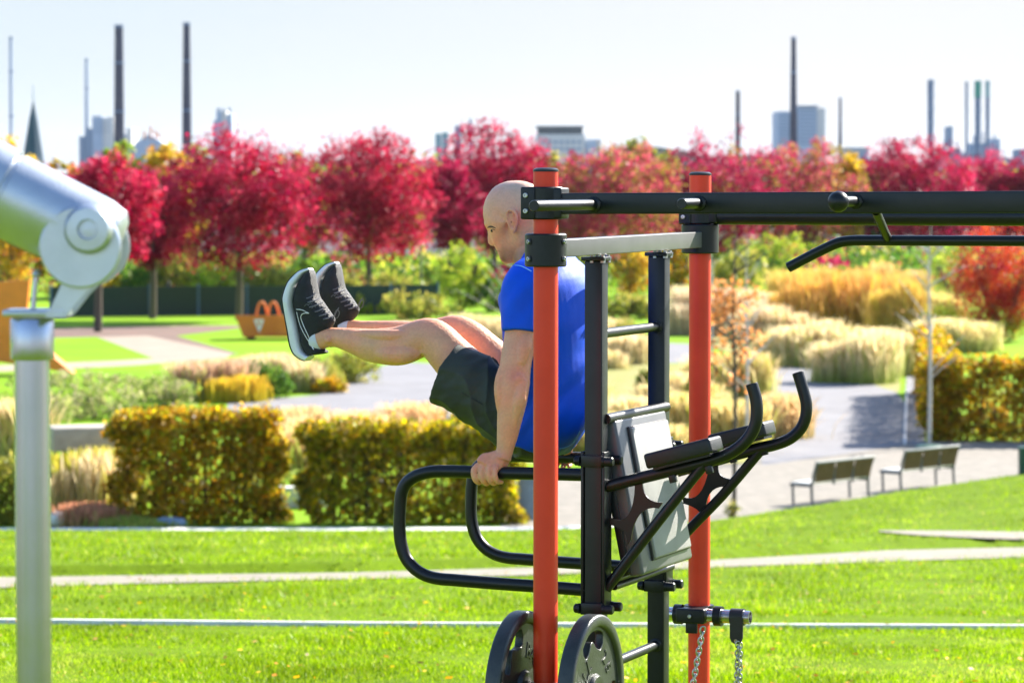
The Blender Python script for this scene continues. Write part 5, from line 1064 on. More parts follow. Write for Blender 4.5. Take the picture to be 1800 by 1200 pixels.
# ------------------------------------------------------------------ the man
VM = .747
def remesh(mb, vox, smooth=4, fac=.5):
    me = bpy.data.meshes.new('tmp'); me.from_pydata([tuple(v) for v in mb.v], [], mb.f)
    bm = bmesh.new(); bm.from_mesh(me); bmesh.ops.recalc_face_normals(bm, faces=bm.faces[:]); bm.to_mesh(me); bm.free()
    ob = bpy.data.objects.new('tmp', me); COL.objects.link(ob)
    m = ob.modifiers.new('r', 'REMESH'); m.mode = 'VOXEL'; m.voxel_size = vox
    if smooth: s_ = ob.modifiers.new('s', 'SMOOTH'); s_.factor = fac; s_.iterations = smooth
    dg = bpy.context.evaluated_depsgraph_get(); res = bpy.data.meshes.new_from_object(ob.evaluated_get(dg)); bpy.data.objects.remove(ob); bpy.data.meshes.remove(me)
    out_ = MB(); n = len(res.vertices); a = np.empty(n*3, 'f'); res.vertices.foreach_get('co', a); N_ = np.empty(n*3, 'f'); res.vertices.foreach_get('normal', N_)
    fcs = [tuple(p.vertices) for p in res.polygons]; bpy.data.meshes.remove(res)
    return a.reshape(-1, 3), fcs, N_.reshape(-1, 3)
def mesh_obj(name, V, faces, cols, material, parent):
    mb = MB(); mb.v = [tuple(v) for v in V]; mb.f = faces; mb.c = list(cols) if cols is not None else []
    return part(name, mb, material, parent, smooth=True)
PSC = lambda P: (P - CP).length/ (F) # metres per photo pixel at P
def WR(x, y, V_, r): P = W(x, y, V_); return P, r*(P.y/F)
hipc = W(958, 745, VM)
MAN = thing('person', 'bald man in blue t-shirt and dark shorts holding his legs out between the dip bars', 'person', hipc, -TH)
FWD = -UU; LAT = VV
body = MB()
def limb(mb, data, flat=1.0, sub=4, n=28, mirror=False, ref=None):
    """data: px, py, V, radius px, optional lateral radius factor"""
    pts = []; rad = []
    for q_ in data:
        P, r = WR(q_[0], q_[1], q_[2], q_[3]); f = q_[4] if len(q_) > 4 else flat
        if mirror: u_, v_, z_ = loc(P); P = rig(u_, 2*VM-v_, z_)
        pts.append(P); rad.append((r*f, r))
    mb.loft(pts, rad, ref=LAT, n=n, sub=sub)
# head -------------------------------------------------------------------
HC = W(908, 389, VM); pxm = HC.y/F*1.0; cosf = UU.x
prof = [(905, 317.5), (887, 320), (871, 328), (860, 341), (853.5, 356), (851.5, 371), (852, 384), (854, 393), (855.2, 399), (857.5, 404.5), (858, 411), (857.6, 418), (857.2, 424), (859.5, 429.8), (864.5, 432.2), (871.5, 432.6), (873, 435.5), (872, 438.5), (873.6, 440.6), (876.5, 441.6), (875.4, 444.5), (877.6, 448), (880, 451), (880, 455.5), (883.5, 461), (890, 464), (898, 463.5), (912, 459), (926, 452), (940, 444), (953, 428), (962, 408), (966, 385), (963, 360), (953, 340), (938, 325), (921, 318.5)]
smo = [(905, 317.5), (887, 320), (871, 328), (860, 341), (853.5, 356), (851.5, 371), (852.5, 384), (856, 395), (861, 405), (865, 415), (868.5, 425), (871, 432), (873, 437), (875, 441), (877, 446), (879, 451), (880, 455.5), (883.5, 461), (890, 464), (898, 463.5), (912, 459), (926, 452), (940, 444), (953, 428), (962, 408), (966, 385), (963, 360), (953, 340), (938, 325), (921, 318.5)]
def polar(pl):
    out_ = []
    for x, y in pl:
        P = W(x, y, VM)-HC; f_ = P.dot(FWD); z_ = P.z; out_.append((math.atan2(z_, f_), math.hypot(z_, f_)))
    out_.sort(); a = np.array(out_); return np.concatenate([a[:, 0]-2*np.pi, a[:, 0], a[:, 0]+2*np.pi]), np.tile(a[:, 1], 3)
pa, pr = polar(prof); sa, sr = polar(smo)
Rf = lambda t: float(np.interp(t, pa, pr)); Rs = lambda t: float(np.interp(t, sa, sr))
def ang(x, y): P = W(x, y, VM)-HC; return math.atan2(P.z, P.dot(FWD)), math.hypot(P.z, P.dot(FWD))
NT, NP = 220, 64; hv = []
def adiff(a, b): return (a-b+math.pi) % (2*math.pi)-math.pi
t_eye, _ = ang(864, 404.5); t_chin, _ = ang(886, 462); t_jaw, _ = ang(915, 455); t_brow, _ = ang(855, 397); t_cheek, _ = ang(873, 425); t_neckb, _ = ang(955, 425); t_mouth, _ = ang(876, 441)
def headpt(th, ph):
    rs = Rs(th); rf = Rf(th)
    wid = .0765                                # half width
    # narrower towards jaw and chin, slightly narrower forehead
    wid *= 1 - .26*math.exp(-(adiff(th, t_chin)/.5)**2) - .10*math.exp(-(adiff(th, t_jaw)/.5)**2) - .05*math.exp(-(adiff(th, math.pi*.15)/.4)**2)
    c = math.cos(ph); s_ = math.sin(ph)
    lowz = max(0, math.cos(adiff(th, t_chin)))
    cc = abs(c)**(.82+.1*lowz)
    fe = math.exp(-(math.degrees(ph)/12.5)**2)
    if abs(adiff(th, t_brow)) < .12: fe = math.exp(-(math.degrees(ph)/26)**2)
    r = rs*cc + (rf-rs)*fe
    ap = abs(math.degrees(ph))
    e = math.exp(-((ap-24)/9)**2)
    r -= .0075*e*math.exp(-(adiff(th, t_eye+.02)/.085)**2)      # eye socket
    r += .0030*math.exp(-((ap-26)/13)**2)*math.exp(-(adiff(th, t_brow+.035)/.06)**2)   # brow ridge
    r += .0035*math.exp(-((ap-38)/14)**2)*math.exp(-(adiff(th, t_cheek)/.13)**2)       # cheek bone
    r -= .0022*math.exp(-((ap-36)/11)**2)*math.exp(-(adiff(th, t_mouth)/.12)**2)
    r += .0022*math.exp(-(ap/12)**2)*0
    # nostril wing
    r += .0045*math.exp(-((ap-9.5)/4)**2)*math.exp(-(adiff(th, ang(868, 430)[0])/.045)**2)
    return HC + (FWD*math.cos(th)+Z3*math.sin(th))*r + LAT*(s_*wid*(1-.0*lowz))
vs = []
for i in range(NP+1):
    ph = -math.pi/2+math.pi*i/NP
    for k in range(NT): vs.append(headpt(2*math.pi*k/NT, ph))
body.add(vs, [(i*NT+k, (i+1)*NT+k, (i+1)*NT+(k+1) % NT, i*NT+(k+1) % NT) for i in range(NP) for k in range(NT)])
# ears
def ear(mb, sg):
    c = HC + LAT*sg*.0735; q = lambda x, y, o_=0: (lambda P: P + LAT*(sg*(.0735+o_)) - (HC-HC))(W(x+17, y+1, VM))
    rim = [(899, 405, .002), (895.5, 399, .006), (893, 391, .008), (890.5, 382, .010), (890.5, 374, .013), (894, 369, .016), (900, 367.5, .018), (906, 371, .019), (909.5, 379, .020), (909.5, 388, .019), (907, 396, .015), (904, 403, .010), (901, 407, .006), (898, 406, .003)]
    P = [q(x+0, y, o_) for x, y, o_ in rim]; mb.loft(P, [(.0045, .005)]*len(P), n=10, sub=4)
    pts_ = [q(x, y, o_*.55) for x, y, o_ in rim]; cen = sum(pts_, Vector())/len(pts_)
    for t_ in (1.0, ):
        mb.add([cen-LAT*sg*.006]+pts_+[cen+LAT*sg*.004], [(0, i+1, (i+1) % len(pts_)+1) for i in range(len(pts_))]+[(len(pts_)+1, (i+1) % len(pts_)+1, i+1) for i in range(len(pts_))])
    mb.loft([q(903, 372, .016), q(900, 381, .010), q(903, 390, .012)], [.0028]*3, n=8, sub=4)
    mb.sphere(q(900.5, 402, .010), (.005, .005, .006))
    mb.loft([q(894.5, 386, .003), q(896.5, 390, .006)], [.0035, .003], n=8)
ear(body, -1); ear(body, 1)
# neck, trunk under the shirt
limb(body, [(930, 415, VM, 26, 1.0), (930, 440, VM, 27, 1.05), (933, 462, VM, 30, 1.1), (948, 490, VM, 46, 1.3)], sub=3)
limb(body, [(945, 485, VM, 42, 1.6), (958, 520, VM, 66, 1.45), (964, 580, VM, 72, 1.4), (970, 650, VM, 68, 1.35), (960, 735, VM, 54, 1.5), (950, 765, VM, 38, 1.5)], sub=3)
# arms
ARM = [(940, 500, .60, 34), (930, 512, .572, 34), (924, 545, .545, 32), (916, 590, .52, 29.5), (909, 625, .495, 28), (904.5, 655, .478, 28), (903, 675, .47, 28.5), (900, 707, .462, 25.8), (896, 735, .457, 22.5), (892.3, 762, .453, 19.2), (888.5, 785, .45, 15.8), (886.5, 796, .448, 14.6), (883, 805, .446, 16)]
limb(body, ARM, flat=.86); limb(body, ARM, flat=.86, mirror=True)
# muscle bellies laid on the camera side and its mirror
for MUS in ([(926, 588, .497, 10), (921, 612, .475, 14), (914, 640, .458, 10)], [(884, 642, .455, 6), (881, 672, .442, 12.5), (882, 705, .44, 12), (884, 742, .442, 6)], [(920, 668, .448, 7), (914, 700, .434, 12), (905, 735, .436, 8), (899, 770, .44, 5)], [(897, 650, .447, 5), (899, 668, .442, 6)]):
    MUS = [(a_, b_, c_+.0065, d_) for a_, b_, c_, d_ in MUS]; limb(body, MUS, n=14, sub=3); limb(body, MUS, n=14, sub=3, mirror=True)
for MUS in ([(738, 618, .615, 10), (712, 622, .60, 18), (680, 621, .603, 16), (650, 614, .615, 8)], [(728, 588, .605, 8), (690, 590, .598, 11), (640, 588, .612, 9), (600, 588, .63, 5)], [(790, 650, .60, 8), (765, 625, .598, 8), (742, 616, .607, 6)]):
    MUS = [(a_, b_, c_+.012, d_) for a_, b_, c_, d_ in MUS]; limb(body, MUS, n=14, sub=3)
# ankle bones
P, r = WR(577, 597, .62, 6); body.sphere(P, (.011, .009, .013))
# elbow bump
for mir in (0, 1):
    P, r = WR(912, 668, .45, 13); 
    if mir: u_, v_, z_ = loc(P); P = rig(u_, 2*VM-v_, z_)
    body.sphere(P, (.020, .018, .026))
# hands: grip frame (U along the bar, V across, z up)
gU, _, gz_ = loc(W(864, 831, Vf)); wU, _, wz_ = loc(W(885, 799, Vf))
def hand(mb, V0, sg):
    """sg=-1: fingers on the side towards the camera"""
    G = lambda u_, v_, z_: rig(gU+u_, V0+sg*v_, gz_+z_)
    # palm over the bar
    mb.loft([G(.034, -.004, .055), G(.024, .000, .046), G(.010, .006, .034), G(.000, .016, .027), G(-.004, .026, .018)], [(.021, .024), (.020, .030), (.0165, .038), (.0145, .043), (.0125, .041)], ref=Vector((0, 0, 1)).cross(UU)*1.0 if False else LAT*1.0, n=24, sub=3)
    # heel of the hand resting on the bar behind
    mb.loft([G(.040, -.010, .045), G(.034, -.012, .026), G(.020, -.008, .022)], [.016, .017, .014], n=14, sub=2)
    for i, (du, L_, r_) in enumerate([(-.043, 1.0, .0096), (-.0185, 1.08, .0099), (.0055, 1.03, .0096), (.0275, .86, .0084)]):
        k = G(du*.92, .022, .024-.003*abs(i-1)); a1 = G(du-.003, .034*1.0, .010); a2 = G(du-.001, .0345, -.010); b1 = G(du+.003, .026, -.024); b2 = G(du+.006, .008, -.0305*L_); b3 = G(du+.007, -.006, -.029)
        mb.loft([G(du*.75, .008, .030), k, a1, a2, b1, b2, b3], [r_*.9, r_*1.12, r_*.98, r_*1.04, r_*.95, r_*.88, r_*.6], n=14, sub=3)
        mb.sphere(G(du*.92, .0255, .0225-.002*abs(i-1)), r_*1.06, n=12, m=8)
    # thumb leaves the side of the palm and closes round the other side of the bar
    mb.loft([G(.004, -.006, .030), G(-.016, -.018, .026), G(-.030, -.030, .012), G(-.036, -.033, -.006), G(-.036, -.026, -.022), G(-.035, -.014, -.030)], [.015, .014, .0125, .0115, .0105, .007], n=14, sub=3)
hand(body, Vf, -1); hand(body, Vr, 1)
# legs (near, far)
NEARV = .655
LEG = [(940, 742, .655, 46), (910, 722, .655, 56), (860, 690, .655, 50), (822, 655, .655, 43), (793, 626, .652, 38.5), (772, 603, .65, 36), (757, 592, .65, 33.5), (738, 594.5, .65, 33), (718, 603, .65, 34.5), (700, 608, .65, 34.5), (678, 608.5, .65, 32.5), (650, 606, .65, 29), (622, 599, .65, 23), (600, 594.5, .65, 18.5), (584, 592.5, .65, 17), (570, 594, .65, 18), (556, 598, .65, 20)]
limb(body, LEG, flat=.92)
P, r = WR(752, 580, .65, 14); body.sphere(P, (.026, .03, .022))
LEG2 = [(945, 730, .85, 46), (920, 700, .85, 50), (885, 655, .85, 42), (850, 620, .85, 37), (825, 597, .85, 34), (803, 585, .85, 31.5), (785, 586, .85, 30), (765, 592, .85, 31.5), (740, 594, .85, 29.5), (700, 589, .85, 26), (665, 583, .85, 20), (640, 580, .85, 16.5), (622, 578, .85, 16), (610, 580, .85, 18)]
limb(body, LEG2, flat=.92)
V_, f_, N_ = remesh(body, .0029, 7, .5)
# skin colour: pigment, plus the ear's backlit red glow painted in
P_ = V_; q_ = P_ - np.array(C1); u_ = q_ @ np.array(UU); v_ = q_ @ np.array(VV); z_ = P_[:, 2]
col = np.tile(np.array([.74, .35, .195]), (len(P_), 1)); p_ = None; g = np.random.default_rng(9)
def blob(px, py, V0, r, c, a, p=2):
    global col
    c0 = np.array(loc(W(px, py, V0))); d = np.sqrt((u_-c0[0])**2+((v_-c0[1])*.6)**2+(z_-c0[2])**2); w_ = np.clip(a*np.exp(-(d/r)**p), 0, 1)[:, None]; col = col*(1-w_)+np.array(c)*w_
RD = (.66, .22, .17)
for a in [(908, 662, .45, .028, RD, .75), (903, 690, .45, .04, RD, .25), (880, 805, .43, .028, RD, .75), (845, 808, .42, .02, RD, .5), (915, 388, .67, .032, (.85, .17, .12), .85), (872, 428, VM-.03, .035, (.72, .27, .2), .5), (925, 430, .7, .06, (.66, .3, .22), .5), (857, 425, VM, .013, (.68, .28, .2), .6), (750, 590, .62, .05, (.66, .3, .22), .4), (802, 570, .85, .05, (.66, .25, .18), .5), (912, 610, .5, .05, (.66, .3, .21), .4), (850, 400, VM, .0, RD, 0)]:
    if a[3] > 0: blob(*a)
blob(893, 330, VM, .075, (.60, .42, .36), .6)          # shaved scalp
blob(935, 345, VM, .07, (.50, .37, .32), .55)
for a in [(902, 456, VM-.05, .032, (.16, .09, .06), .9), (884, 447, VM-.03, .022, (.3, .17, .11), .65), (916, 448, VM-.065, .025, (.26, .15, .1), .6), (886, 456, VM-.02, .014, (.12, .07, .045), .95), (881, 450, VM, .012, (.3, .17, .11), .5), (905, 455, VM-.055, .018, (.3, .17, .11), .6), (898, 448, VM-.045, .02, (.42, .25, .17), .5), (872, 436, VM-.012, .006, (.4, .24, .17), .5), (877, 441.5, VM-.014, .0055, (.5, .17, .14), .7), (915, 448, VM-.06, .02, (.42, .24, .17), .5)]: blob(*a)
fine = np.array([noise.noise(Vector(p)*150)+.6*noise.noise(Vector(p)*38) for p in P_])
low = np.array([noise.noise(Vector(p)*14) for p in P_]); col = col*(1+.09*np.asarray(fine))[:, None]*(1+np.outer(low, [.08, -.10, -.10]))
V_ = V_ + N_*(.0006*np.asarray(fine))[:, None]
mesh_obj('body', V_, f_, col, M['skin'], MAN)
print('body verts', len(V_))
body_bvh = BVHTree.FromPolygons([Vector(v) for v in V_], f_)
def onto(bvh, px, py, lift=.0015):
    d = ray(px, py).normalized(); h, n_, i_, t_ = bvh.ray_cast(CP, d)
    return (h - d*lift) if h else None
# near eye, brow
def decal(bvh, pts, r, name, material, parent, lift=.0008, flat=.5):
    P = [onto(bvh, x, y, lift) for x, y in pts]; P = [p for p in P if p]
    if len(P) < 2: return None
    rr = r if hasattr(r, '__len__') else [r]*len(P)
    mb = MB(); mb.loft(P, [(a, a) for a in rr[:len(P)]], n=8, sub=3); return part(name, mb, material, parent)
decal(body_bvh, [(862.5, 404.5), (865, 403.2), (868, 403.5), (870.5, 405)], [.0006, .0012, .0012, .0006], 'eyelid', M['brow'], MAN)
p_ = onto(body_bvh, 865.2, 405.6, -.0035)
if p_: mb = MB(); mb.sphere(p_, .0052, n=16, m=10); part('eye', mb, M['iris'], MAN)
decal(body_bvh, [(857.5, 400), (861, 398.6), (865.5, 398.6), (871, 401)], [.0018, .003, .0026, .001], 'eyebrow', M['brow'], MAN, .0003)
decal(body_bvh, [(874, 441), (877.5, 441.6), (881, 443.2)], [.0006, .0009, .0005], 'mouth_line', mat('lip line', (.3, .1, .08), .6), MAN, .0002)
p_ = onto(body_bvh, 867.3, 431.2, -.0008)
if p_: mb = MB(); mb.sphere(p_, .0018, n=10, m=6); part('nostril', mb, mat('nostril', (.12, .04, .03), .8), MAN)
p_ = onto(body_bvh, 899, 390, -.001)
if p_: mb = MB(); mb.sphere(p_, (.002, .002, .004), n=10, m=6); part('ear_canal', mb, mat('ear canal', (.2, .05, .04), .8), MAN)
# ------------------------------------------------------------------ shirt
def wr(P, s1, s2, s3, f): return noise.noise(Vector((P[0]*s1, P[1]*s2, P[2]*s3)))*f
sh = MB()
limb(sh, [(926, 462, VM, 34, 1.15), (938, 468, VM, 46, 1.5), (950, 482, VM, 64, 1.6), (958, 505, VM, 77, 1.55), (964, 540, VM, 81, 1.5), (968, 585, VM, 80, 1.48), (972, 640, VM, 76, 1.48), (972, 690, VM, 73, 1.5), (966, 730, VM, 66, 1.68), (957, 757, VM, 56, 1.95), (947, 777, VM, 47, 2.25)], sub=4, n=48)
SLV = [(958, 478, .66, 30), (938, 488, .60, 40), (926, 506, .565, 43.5), (920, 530, .545, 40.5), (917, 556, .53, 36.5), (915.5, 575, .52, 34.5), (915, 583, .517, 34.2)]
limb(sh, SLV, flat=.9, n=36); limb(sh, SLV, flat=.9, n=36, mirror=True)
V_, f_, N_ = remesh(sh, .0045, 7, .5)
q_ = V_-np.array(C1); uu = q_ @ np.array(UU); vv = q_ @ np.array(VV); zz = V_[:, 2]
disp = np.empty(len(V_)); z_h = W(960, 785, VM).z; z_s = W(960, 500, VM).z
for i in range(len(V_)):
    t_ = (zz[i]-z_h)/(z_s-z_h)
    al = uu[i]*.55+zz[i]*.83; ac = uu[i]*.83-zz[i]*.55     # folds run obliquely from the shoulder to the small of the back
    k = noise.noise(Vector((al*3, ac*5, vv[i]*4))); k2 = noise.noise(Vector((al*4.5, ac*24+k*1.2, vv[i]*9+3))); k3 = noise.noise(Vector((uu[i]*34, vv[i]*20, zz[i]*26)))
    arm_ = math.exp(-((zz[i]-z_s+.02)/.07)**2)*math.sin(ac*95+al*20+k*3)*.0018
    disp[i] = .006*k + .0135*k2*min(1, max(.35, 1.25-t_)) + .0009*k3 + arm_
V_ = V_+N_*disp[:, None]
shirt = mesh_obj('t_shirt', V_, f_, None, M['shirt'], MAN)
sbvh = BVHTree.FromPolygons([Vector(v) for v in V_], f_)
decal(sbvh, [(905, 466.5), (915, 467.5), (924, 471.5), (934, 477)], .0016, 'shoulder_seam', M['shirttrim'], MAN, .0003)
decal(sbvh, [(984, 788), (996, 785), (1005, 779), (1011, 771), (1019, 757)], .0017, 'hem_piping', M['shirttrim'], MAN, .0003)
decal(sbvh, [(883, 579.5), (900, 580.5), (920, 581), (940, 581)], .0009, 'sleeve_hem', M['shirt'], MAN, .0003)
# ------------------------------------------------------------------ shorts
st = MB()
NL = [(942, 754, .70, 42), (918, 743, .672, 57), (892, 724, .65, 62), (862, 702, .645, 61), (832, 680, .643, 60), (806, 664, .642, 60), (787, 654, .64, 61)]
def limb_open(mb, data, flat, n=40, sub=4, inner=.12):
    pts = []; rad = []
    for q2 in data: P, r = WR(*q2); pts.append(P); rad.append((r*flat, r))
    pts, rad = smooth_path(pts, rad, sub); d = (pts[-1]-pts[-2]).normalized(); P0 = pts[-1]; r0 = rad[-1]
    pts += [P0+d*.004, P0+d*.003, P0-d*.01, P0-d*.05]; rad += [(r0[0]*.97, r0[1]*.97), (r0[0]*.9, r0[1]*.9), (r0[0]*.87, r0[1]*.87), (r0[0]*.5, r0[1]*.7)]
    mb.loft(pts, rad, ref=LAT, n=n)
limb_open(st, NL, .93)
FL = [(945, 740, .83, 46), (922, 712, .84, 56), (895, 685, .85, 55), (865, 662, .85, 54), (838, 646, .85, 54), (811, 631, .85, 52)]
limb_open(st, FL, .9)
limb(st, [(956, 705, VM, 52, 1.6), (952, 740, VM, 50, 1.95), (945, 778, VM, 40, 2.1), (938, 804, VM, 22, 2.2)], sub=3, n=36)
limb(st, [(915, 772, .67, 34, 1.3), (945, 782, .70, 26, 2.0)], n=24, sub=2)
V_, f_, N_ = remesh(st, .0042, 6, .5)
PB = W(893, 792, .62); disp = np.empty(len(V_)); a0 = W(787, 654, .64); a1 = W(925, 742, .655); dl = (a1-a0).normalized(); LL = (a1-a0).length
up_ = VV.cross(dl)
for i in range(len(V_)):
    p = Vector(V_[i]); s1 = (p-a0).dot(dl)/LL; s2 = (p-a0).dot(up_); s3 = (p-a0).dot(VV)
    k = noise.noise(Vector((s1*2.2, s2*5, s3*4))); k2 = noise.noise(Vector((s1*3, s2*17+s1*2, s3*12)))
    dB = p-PB; fx = dB.dot(dl); fz = dB.dot(up_); dist = math.hypot(fx, fz); ph = math.atan2(fz, -fx)
    ridge = 1-abs(math.sin(ph*8.5+k*2.2+.4))**.7*2; w_ = min(1, dist/.12)*max(0, min(1, (1.0-s1)*4))*min(1, max(.15, s1*2.2+.5))
    disp[i] = .008*k+.005*k2+.0042*ridge*w_+.003*noise.noise(Vector((s1*9, s2*30+s1*6, s3*10))) if s1 < 1.15 else .004*k
V_ = V_+N_*disp[:, None]
print('shorts disp', disp.min(), disp.max())
mesh_obj('shorts', V_, f_, None, M['shorts'], MAN)
shb = BVHTree.FromPolygons([Vector(v) for v in V_], f_)
decal(shb, [(812, 690), (830, 700), (850, 712), (866, 722)], .0011, 'seam', M['shoe'], MAN, .0002)
decal(shb, [(781, 668), (790, 676), (800, 664)], .0008, 'seam', M['shoe'], MAN, .0002) if False else None
# ------------------------------------------------------------------ shoes
C2p = lambda x, y: (480+x/5.455, 440+y/5.455)
soleL = [C2p(*p) for p in [(350, 168), (300, 182), (250, 215), (180, 310), (142, 430), (143, 500), (150, 570), (163, 680), (178, 780), (186, 850), (200, 920), (232, 990), (290, 1040), (330, 1056)]]
soleR = [C2p(*p) for p in [(374, 188), (330, 206), (295, 238), (238, 340), (213, 450), (211, 505), (216, 560), (238, 660), (258, 760), (272, 840), (282, 900), (300, 958), (340, 1000), (372, 1010)]]
upR = [C2p(*p) for p in [(384, 196), (400, 235), (412, 300), (430, 390), (446, 450), (478, 500), (520, 560), (566, 622), (606, 705)]]
upL = [C2p(*p) for p in [(368, 192), (325, 215), (290, 260), (238, 345), (216, 440), (212, 500), (216, 560), (238, 660), (250, 715)]]
def shoe(V0, dxp, dyp, parent, label, near):
    k_ = 1 if near else .92
    tx = lambda x: 541+(x-541)*k_+dxp
    ty = lambda y: 471+(y-471)*k_+dyp
    W2 = lambda x, y, dv=0: W(tx(x), ty(y), V0)+VV*dv
    def halfw(y):      # lateral half width along the foot, toe at y=472, heel at y=632
        return float(np.interp(y, [470, 478, 495, 530, 565, 600, 622, 636], [.012, .028, .043, .049, .041, .036, .034, .024]))
    mb = MB(); pts = []; rad = []
    N_s = len(soleL); vs = []; n_ = 20
    dense = lambda pl: smooth_path([Vector((x, y, 0)) for x, y in pl], [(1, 1)]*len(pl), 5)[0]
    A_, B_ = dense(soleL), dense(soleR)
    for a, b in zip(A_, B_):
        hw = halfw((a.y+b.y)/2)*1.06; cx, cy = (a+b).x/2, (a+b).y/2
        for k in range(n_):
            t = 2*math.pi*k/n_; c = math.copysign(abs(math.cos(t))**.55, math.cos(t)); s_ = math.copysign(abs(math.sin(t))**.5, math.sin(t))
            vs.append(W2(cx+(b.x-a.x)/2*c, cy+(b.y-a.y)/2*c, s_*hw))
    m_ = len(A_); fs = [(i*n_+k, i*n_+(k+1) % n_, (i+1)*n_+(k+1) % n_, (i+1)*n_+k) for i in range(m_-1) for k in range(n_)]+[tuple(range(n_))[::-1], tuple((m_-1)*n_+k for k in range(n_))]
    mb.add(vs, fs); sole = part('shoe_sole', mb, M['sole'], parent, smooth=60, label=label+', pale foam sole')
    # outsole: dark rubber skin under the foam
    mb = MB(); vs = []
    for a, b in zip(A_, B_):
        hw = halfw((a.y+b.y)/2)*.98; d = Vector((a.x-b.x, a.y-b.y)).normalized()
        for k, (o_, f_) in enumerate([(.3, 1), (.9, .96), (.9, -.96), (.3, -1)]): vs.append(W2(a.x+d.x*(o_-.5), a.y+d.y*(o_-.5), hw*f_))
    fs = [(i*4+k, i*4+(k+1) % 4, (i+1)*4+(k+1) % 4, (i+1)*4+k) for i in range(m_-1) for k in range(4)]+[(0, 1, 2, 3), ((m_-1)*4, (m_-1)*4+3, (m_-1)*4+2, (m_-1)*4+1)]
    mb.add(vs, fs); part('outsole', mb, M['outsole'], sole)
    # upper
    mb = MB()
    prof_ = [((371, 190), (382, 196)), ((330, 214), (400, 232)), ((292, 255), (412, 290)), ((240, 345), (426, 370)), ((214, 450), (446, 448)), ((211, 505), (482, 498)), ((215, 560), (524, 556)), ((228, 620), (566, 616)), ((240, 680), (596, 668)), ((250, 730), (560, 742)), ((262, 790), (500, 800)), ((273, 840), (448, 840)), ((283, 895), (425, 900)), ((298, 945), (520, 960)), ((325, 985), (516, 985)), ((365, 1006), (430, 1000))]
    cs = [(Vector((*C2p(*a), 0)), Vector((*C2p(*b), 0))) for a, b in prof_]
    AA, BB = [c[0] for c in cs], [c[1] for c in cs]; AA = smooth_path(AA, [(1, 1)]*len(AA), 4)[0]; BB = smooth_path(BB, [(1, 1)]*len(BB), 4)[0]
    vs = []; n_ = 28
    for i, (a, b) in enumerate(zip(AA, BB)):
        hw = halfw((a.y+b.y)/2 if False else a.y)*.98; f_ = i/len(AA)
        for k in range(n_):
            t = 2*math.pi*k/n_; c = math.cos(t); s_ = math.sin(t)
            cc = math.copysign(abs(c)**.8, c)
            narrow = 1-.42*max(0, c)**1.5
            vs.append(W2((a.x+b.x)/2+(b.x-a.x)/2*cc, (a.y+b.y)/2+(b.y-a.y)/2*cc, hw*math.copysign(abs(s_)**.75, s_)*narrow))
    m_ = len(AA); fs = [(i*n_+k, i*n_+(k+1) % n_, (i+1)*n_+(k+1) % n_, (i+1)*n_+k) for i in range(m_-1) for k in range(n_)]+[tuple(range(n_))[::-1], tuple((m_-1)*n_+k for k in range(n_))]
    mb.add(vs, fs); V_, f_, N_ = remesh(mb, .003, 4, .5)
    upo = mesh_obj('shoe_upper', V_, f_, None, M['shoe'], parent); upo['label'] = label+', black knit upper'
    bv = BVHTree.FromPolygons([Vector(v) for v in V_], f_)
    def dc(pts, r, nm, m__, lf=.0003): return decal(bv, [(tx(C2p(x, y)[0]), ty(C2p(x, y)[1])) for x, y in pts], r, nm, M[m__], upo, lf)
    if near:
        dc([(222, 566), (250, 566), (285, 574), (318, 590), (345, 603)], .0012, 'swoosh_outline', 'white'); dc([(345, 603), (312, 601), (286, 607), (270, 622), (267, 648), (280, 690), (305, 750), (338, 820), (366, 890), (389, 950)], .0013, 'swoosh_outline', 'white'); dc([(226, 590), (240, 650), (258, 715), (285, 775), (318, 835), (355, 895), (389, 950)], .0013, 'swoosh_outline', 'white')
    for k, (x, y) in enumerate([(315, 520), (350, 512), (385, 540), (460, 540), (482, 575), (512, 610), (545, 640), (575, 640)]):
        dc([(x-14, y+16), (x+4, y-4), (x+26, y+6)], .0011, 'lace', 'lace')
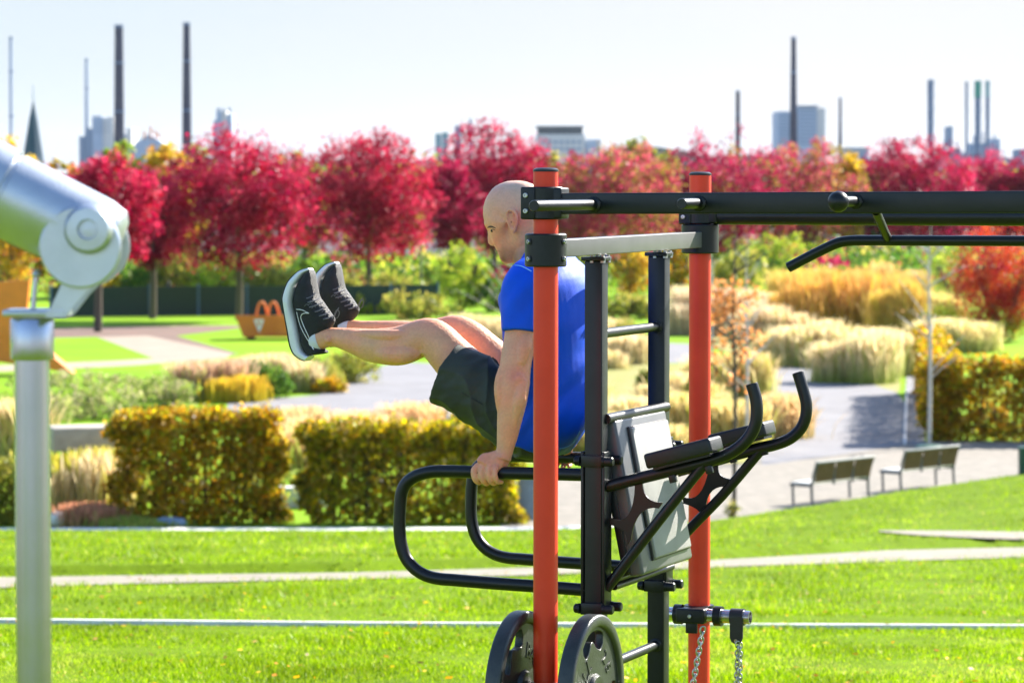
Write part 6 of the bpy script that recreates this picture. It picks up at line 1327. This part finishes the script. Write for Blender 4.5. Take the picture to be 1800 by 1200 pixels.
    dc([(408, 405), (372, 440), (318, 462)], .0016, 'vamp_overlay', 'lace', .0002)
    for x0, y0, x1, y1 in [(330, 500, 440, 460), (345, 545, 470, 500), (400, 590, 500, 545), (440, 630, 540, 590), (480, 660, 572, 630)]:
        dc([(x0, y0), ((x0+x1)/2, (y0+y1)/2+6), (x1, y1)], .0021, 'lace', 'lace', .0008)
    # bow
    if True:
        c = W2(*C2p(585, 655), -.004); mb = MB(); e = lambda a_, b_, d_=0: c+FWD*(-a_)+Z3*b_+VV*d_
        mb.tube([c, e(.008, .018, -.01), e(.02, .03, -.016), e(.026, .02, -.012), e(.016, .004, -.006), c], .0012, n=6, sub=3); mb.tube([c, e(.004, .02, .01), e(.012, .036, .016)], .0011, n=6, sub=2)
        part('lace_bow', mb, M['lace'], upo)
    # sock
    mb = MB(); a = W2(*C2p(520, 770)); 
    return upo
shoe(.652, 0, 0, MAN, 'near shoe', True); shoe(.857, 46.5, -11, MAN, 'far shoe', False)
for (pts_, V0) in (([(549, 599, 18), (557, 597.5, 20), (562.5, 596, 19.6)], .65), ([(600, 581, 17), (610, 580, 18.2), (616, 579.5, 17.2)], .85)):
    mb = MB(); P = []; rr = []
    for x, y, r in pts_: p, q2 = WR(x, y, V0, r); P.append(p); rr.append((q2*.95, q2))
    mb.loft(P, rr, ref=LAT, n=32, sub=3); part('sock', mb, M['sock'], MAN)
# watch band seen at the right wrist
# ------------------------------------------------------------------ air
HZ = bpy.data.materials.new('haze air'); HZ.use_nodes = True; t = HZ.node_tree; t.nodes.remove(t.nodes['Principled BSDF'])
pv = t.nodes.new('ShaderNodeVolumePrincipled'); pv.inputs['Color'].default_value = (.8, .88, 1, 1); pv.inputs['Density'].default_value = .00003; pv.inputs['Anisotropy'].default_value = .2
t.links.new(pv.outputs[0], t.nodes['Material Output'].inputs['Volume'])
mb = MB(); mb.zbox(-4100, 4100, -30, 9100, LOWZ-1, 150); tag(part('haze', mb, HZ, smooth=False), 'pale blue autumn haze in the air', kind='stuff')
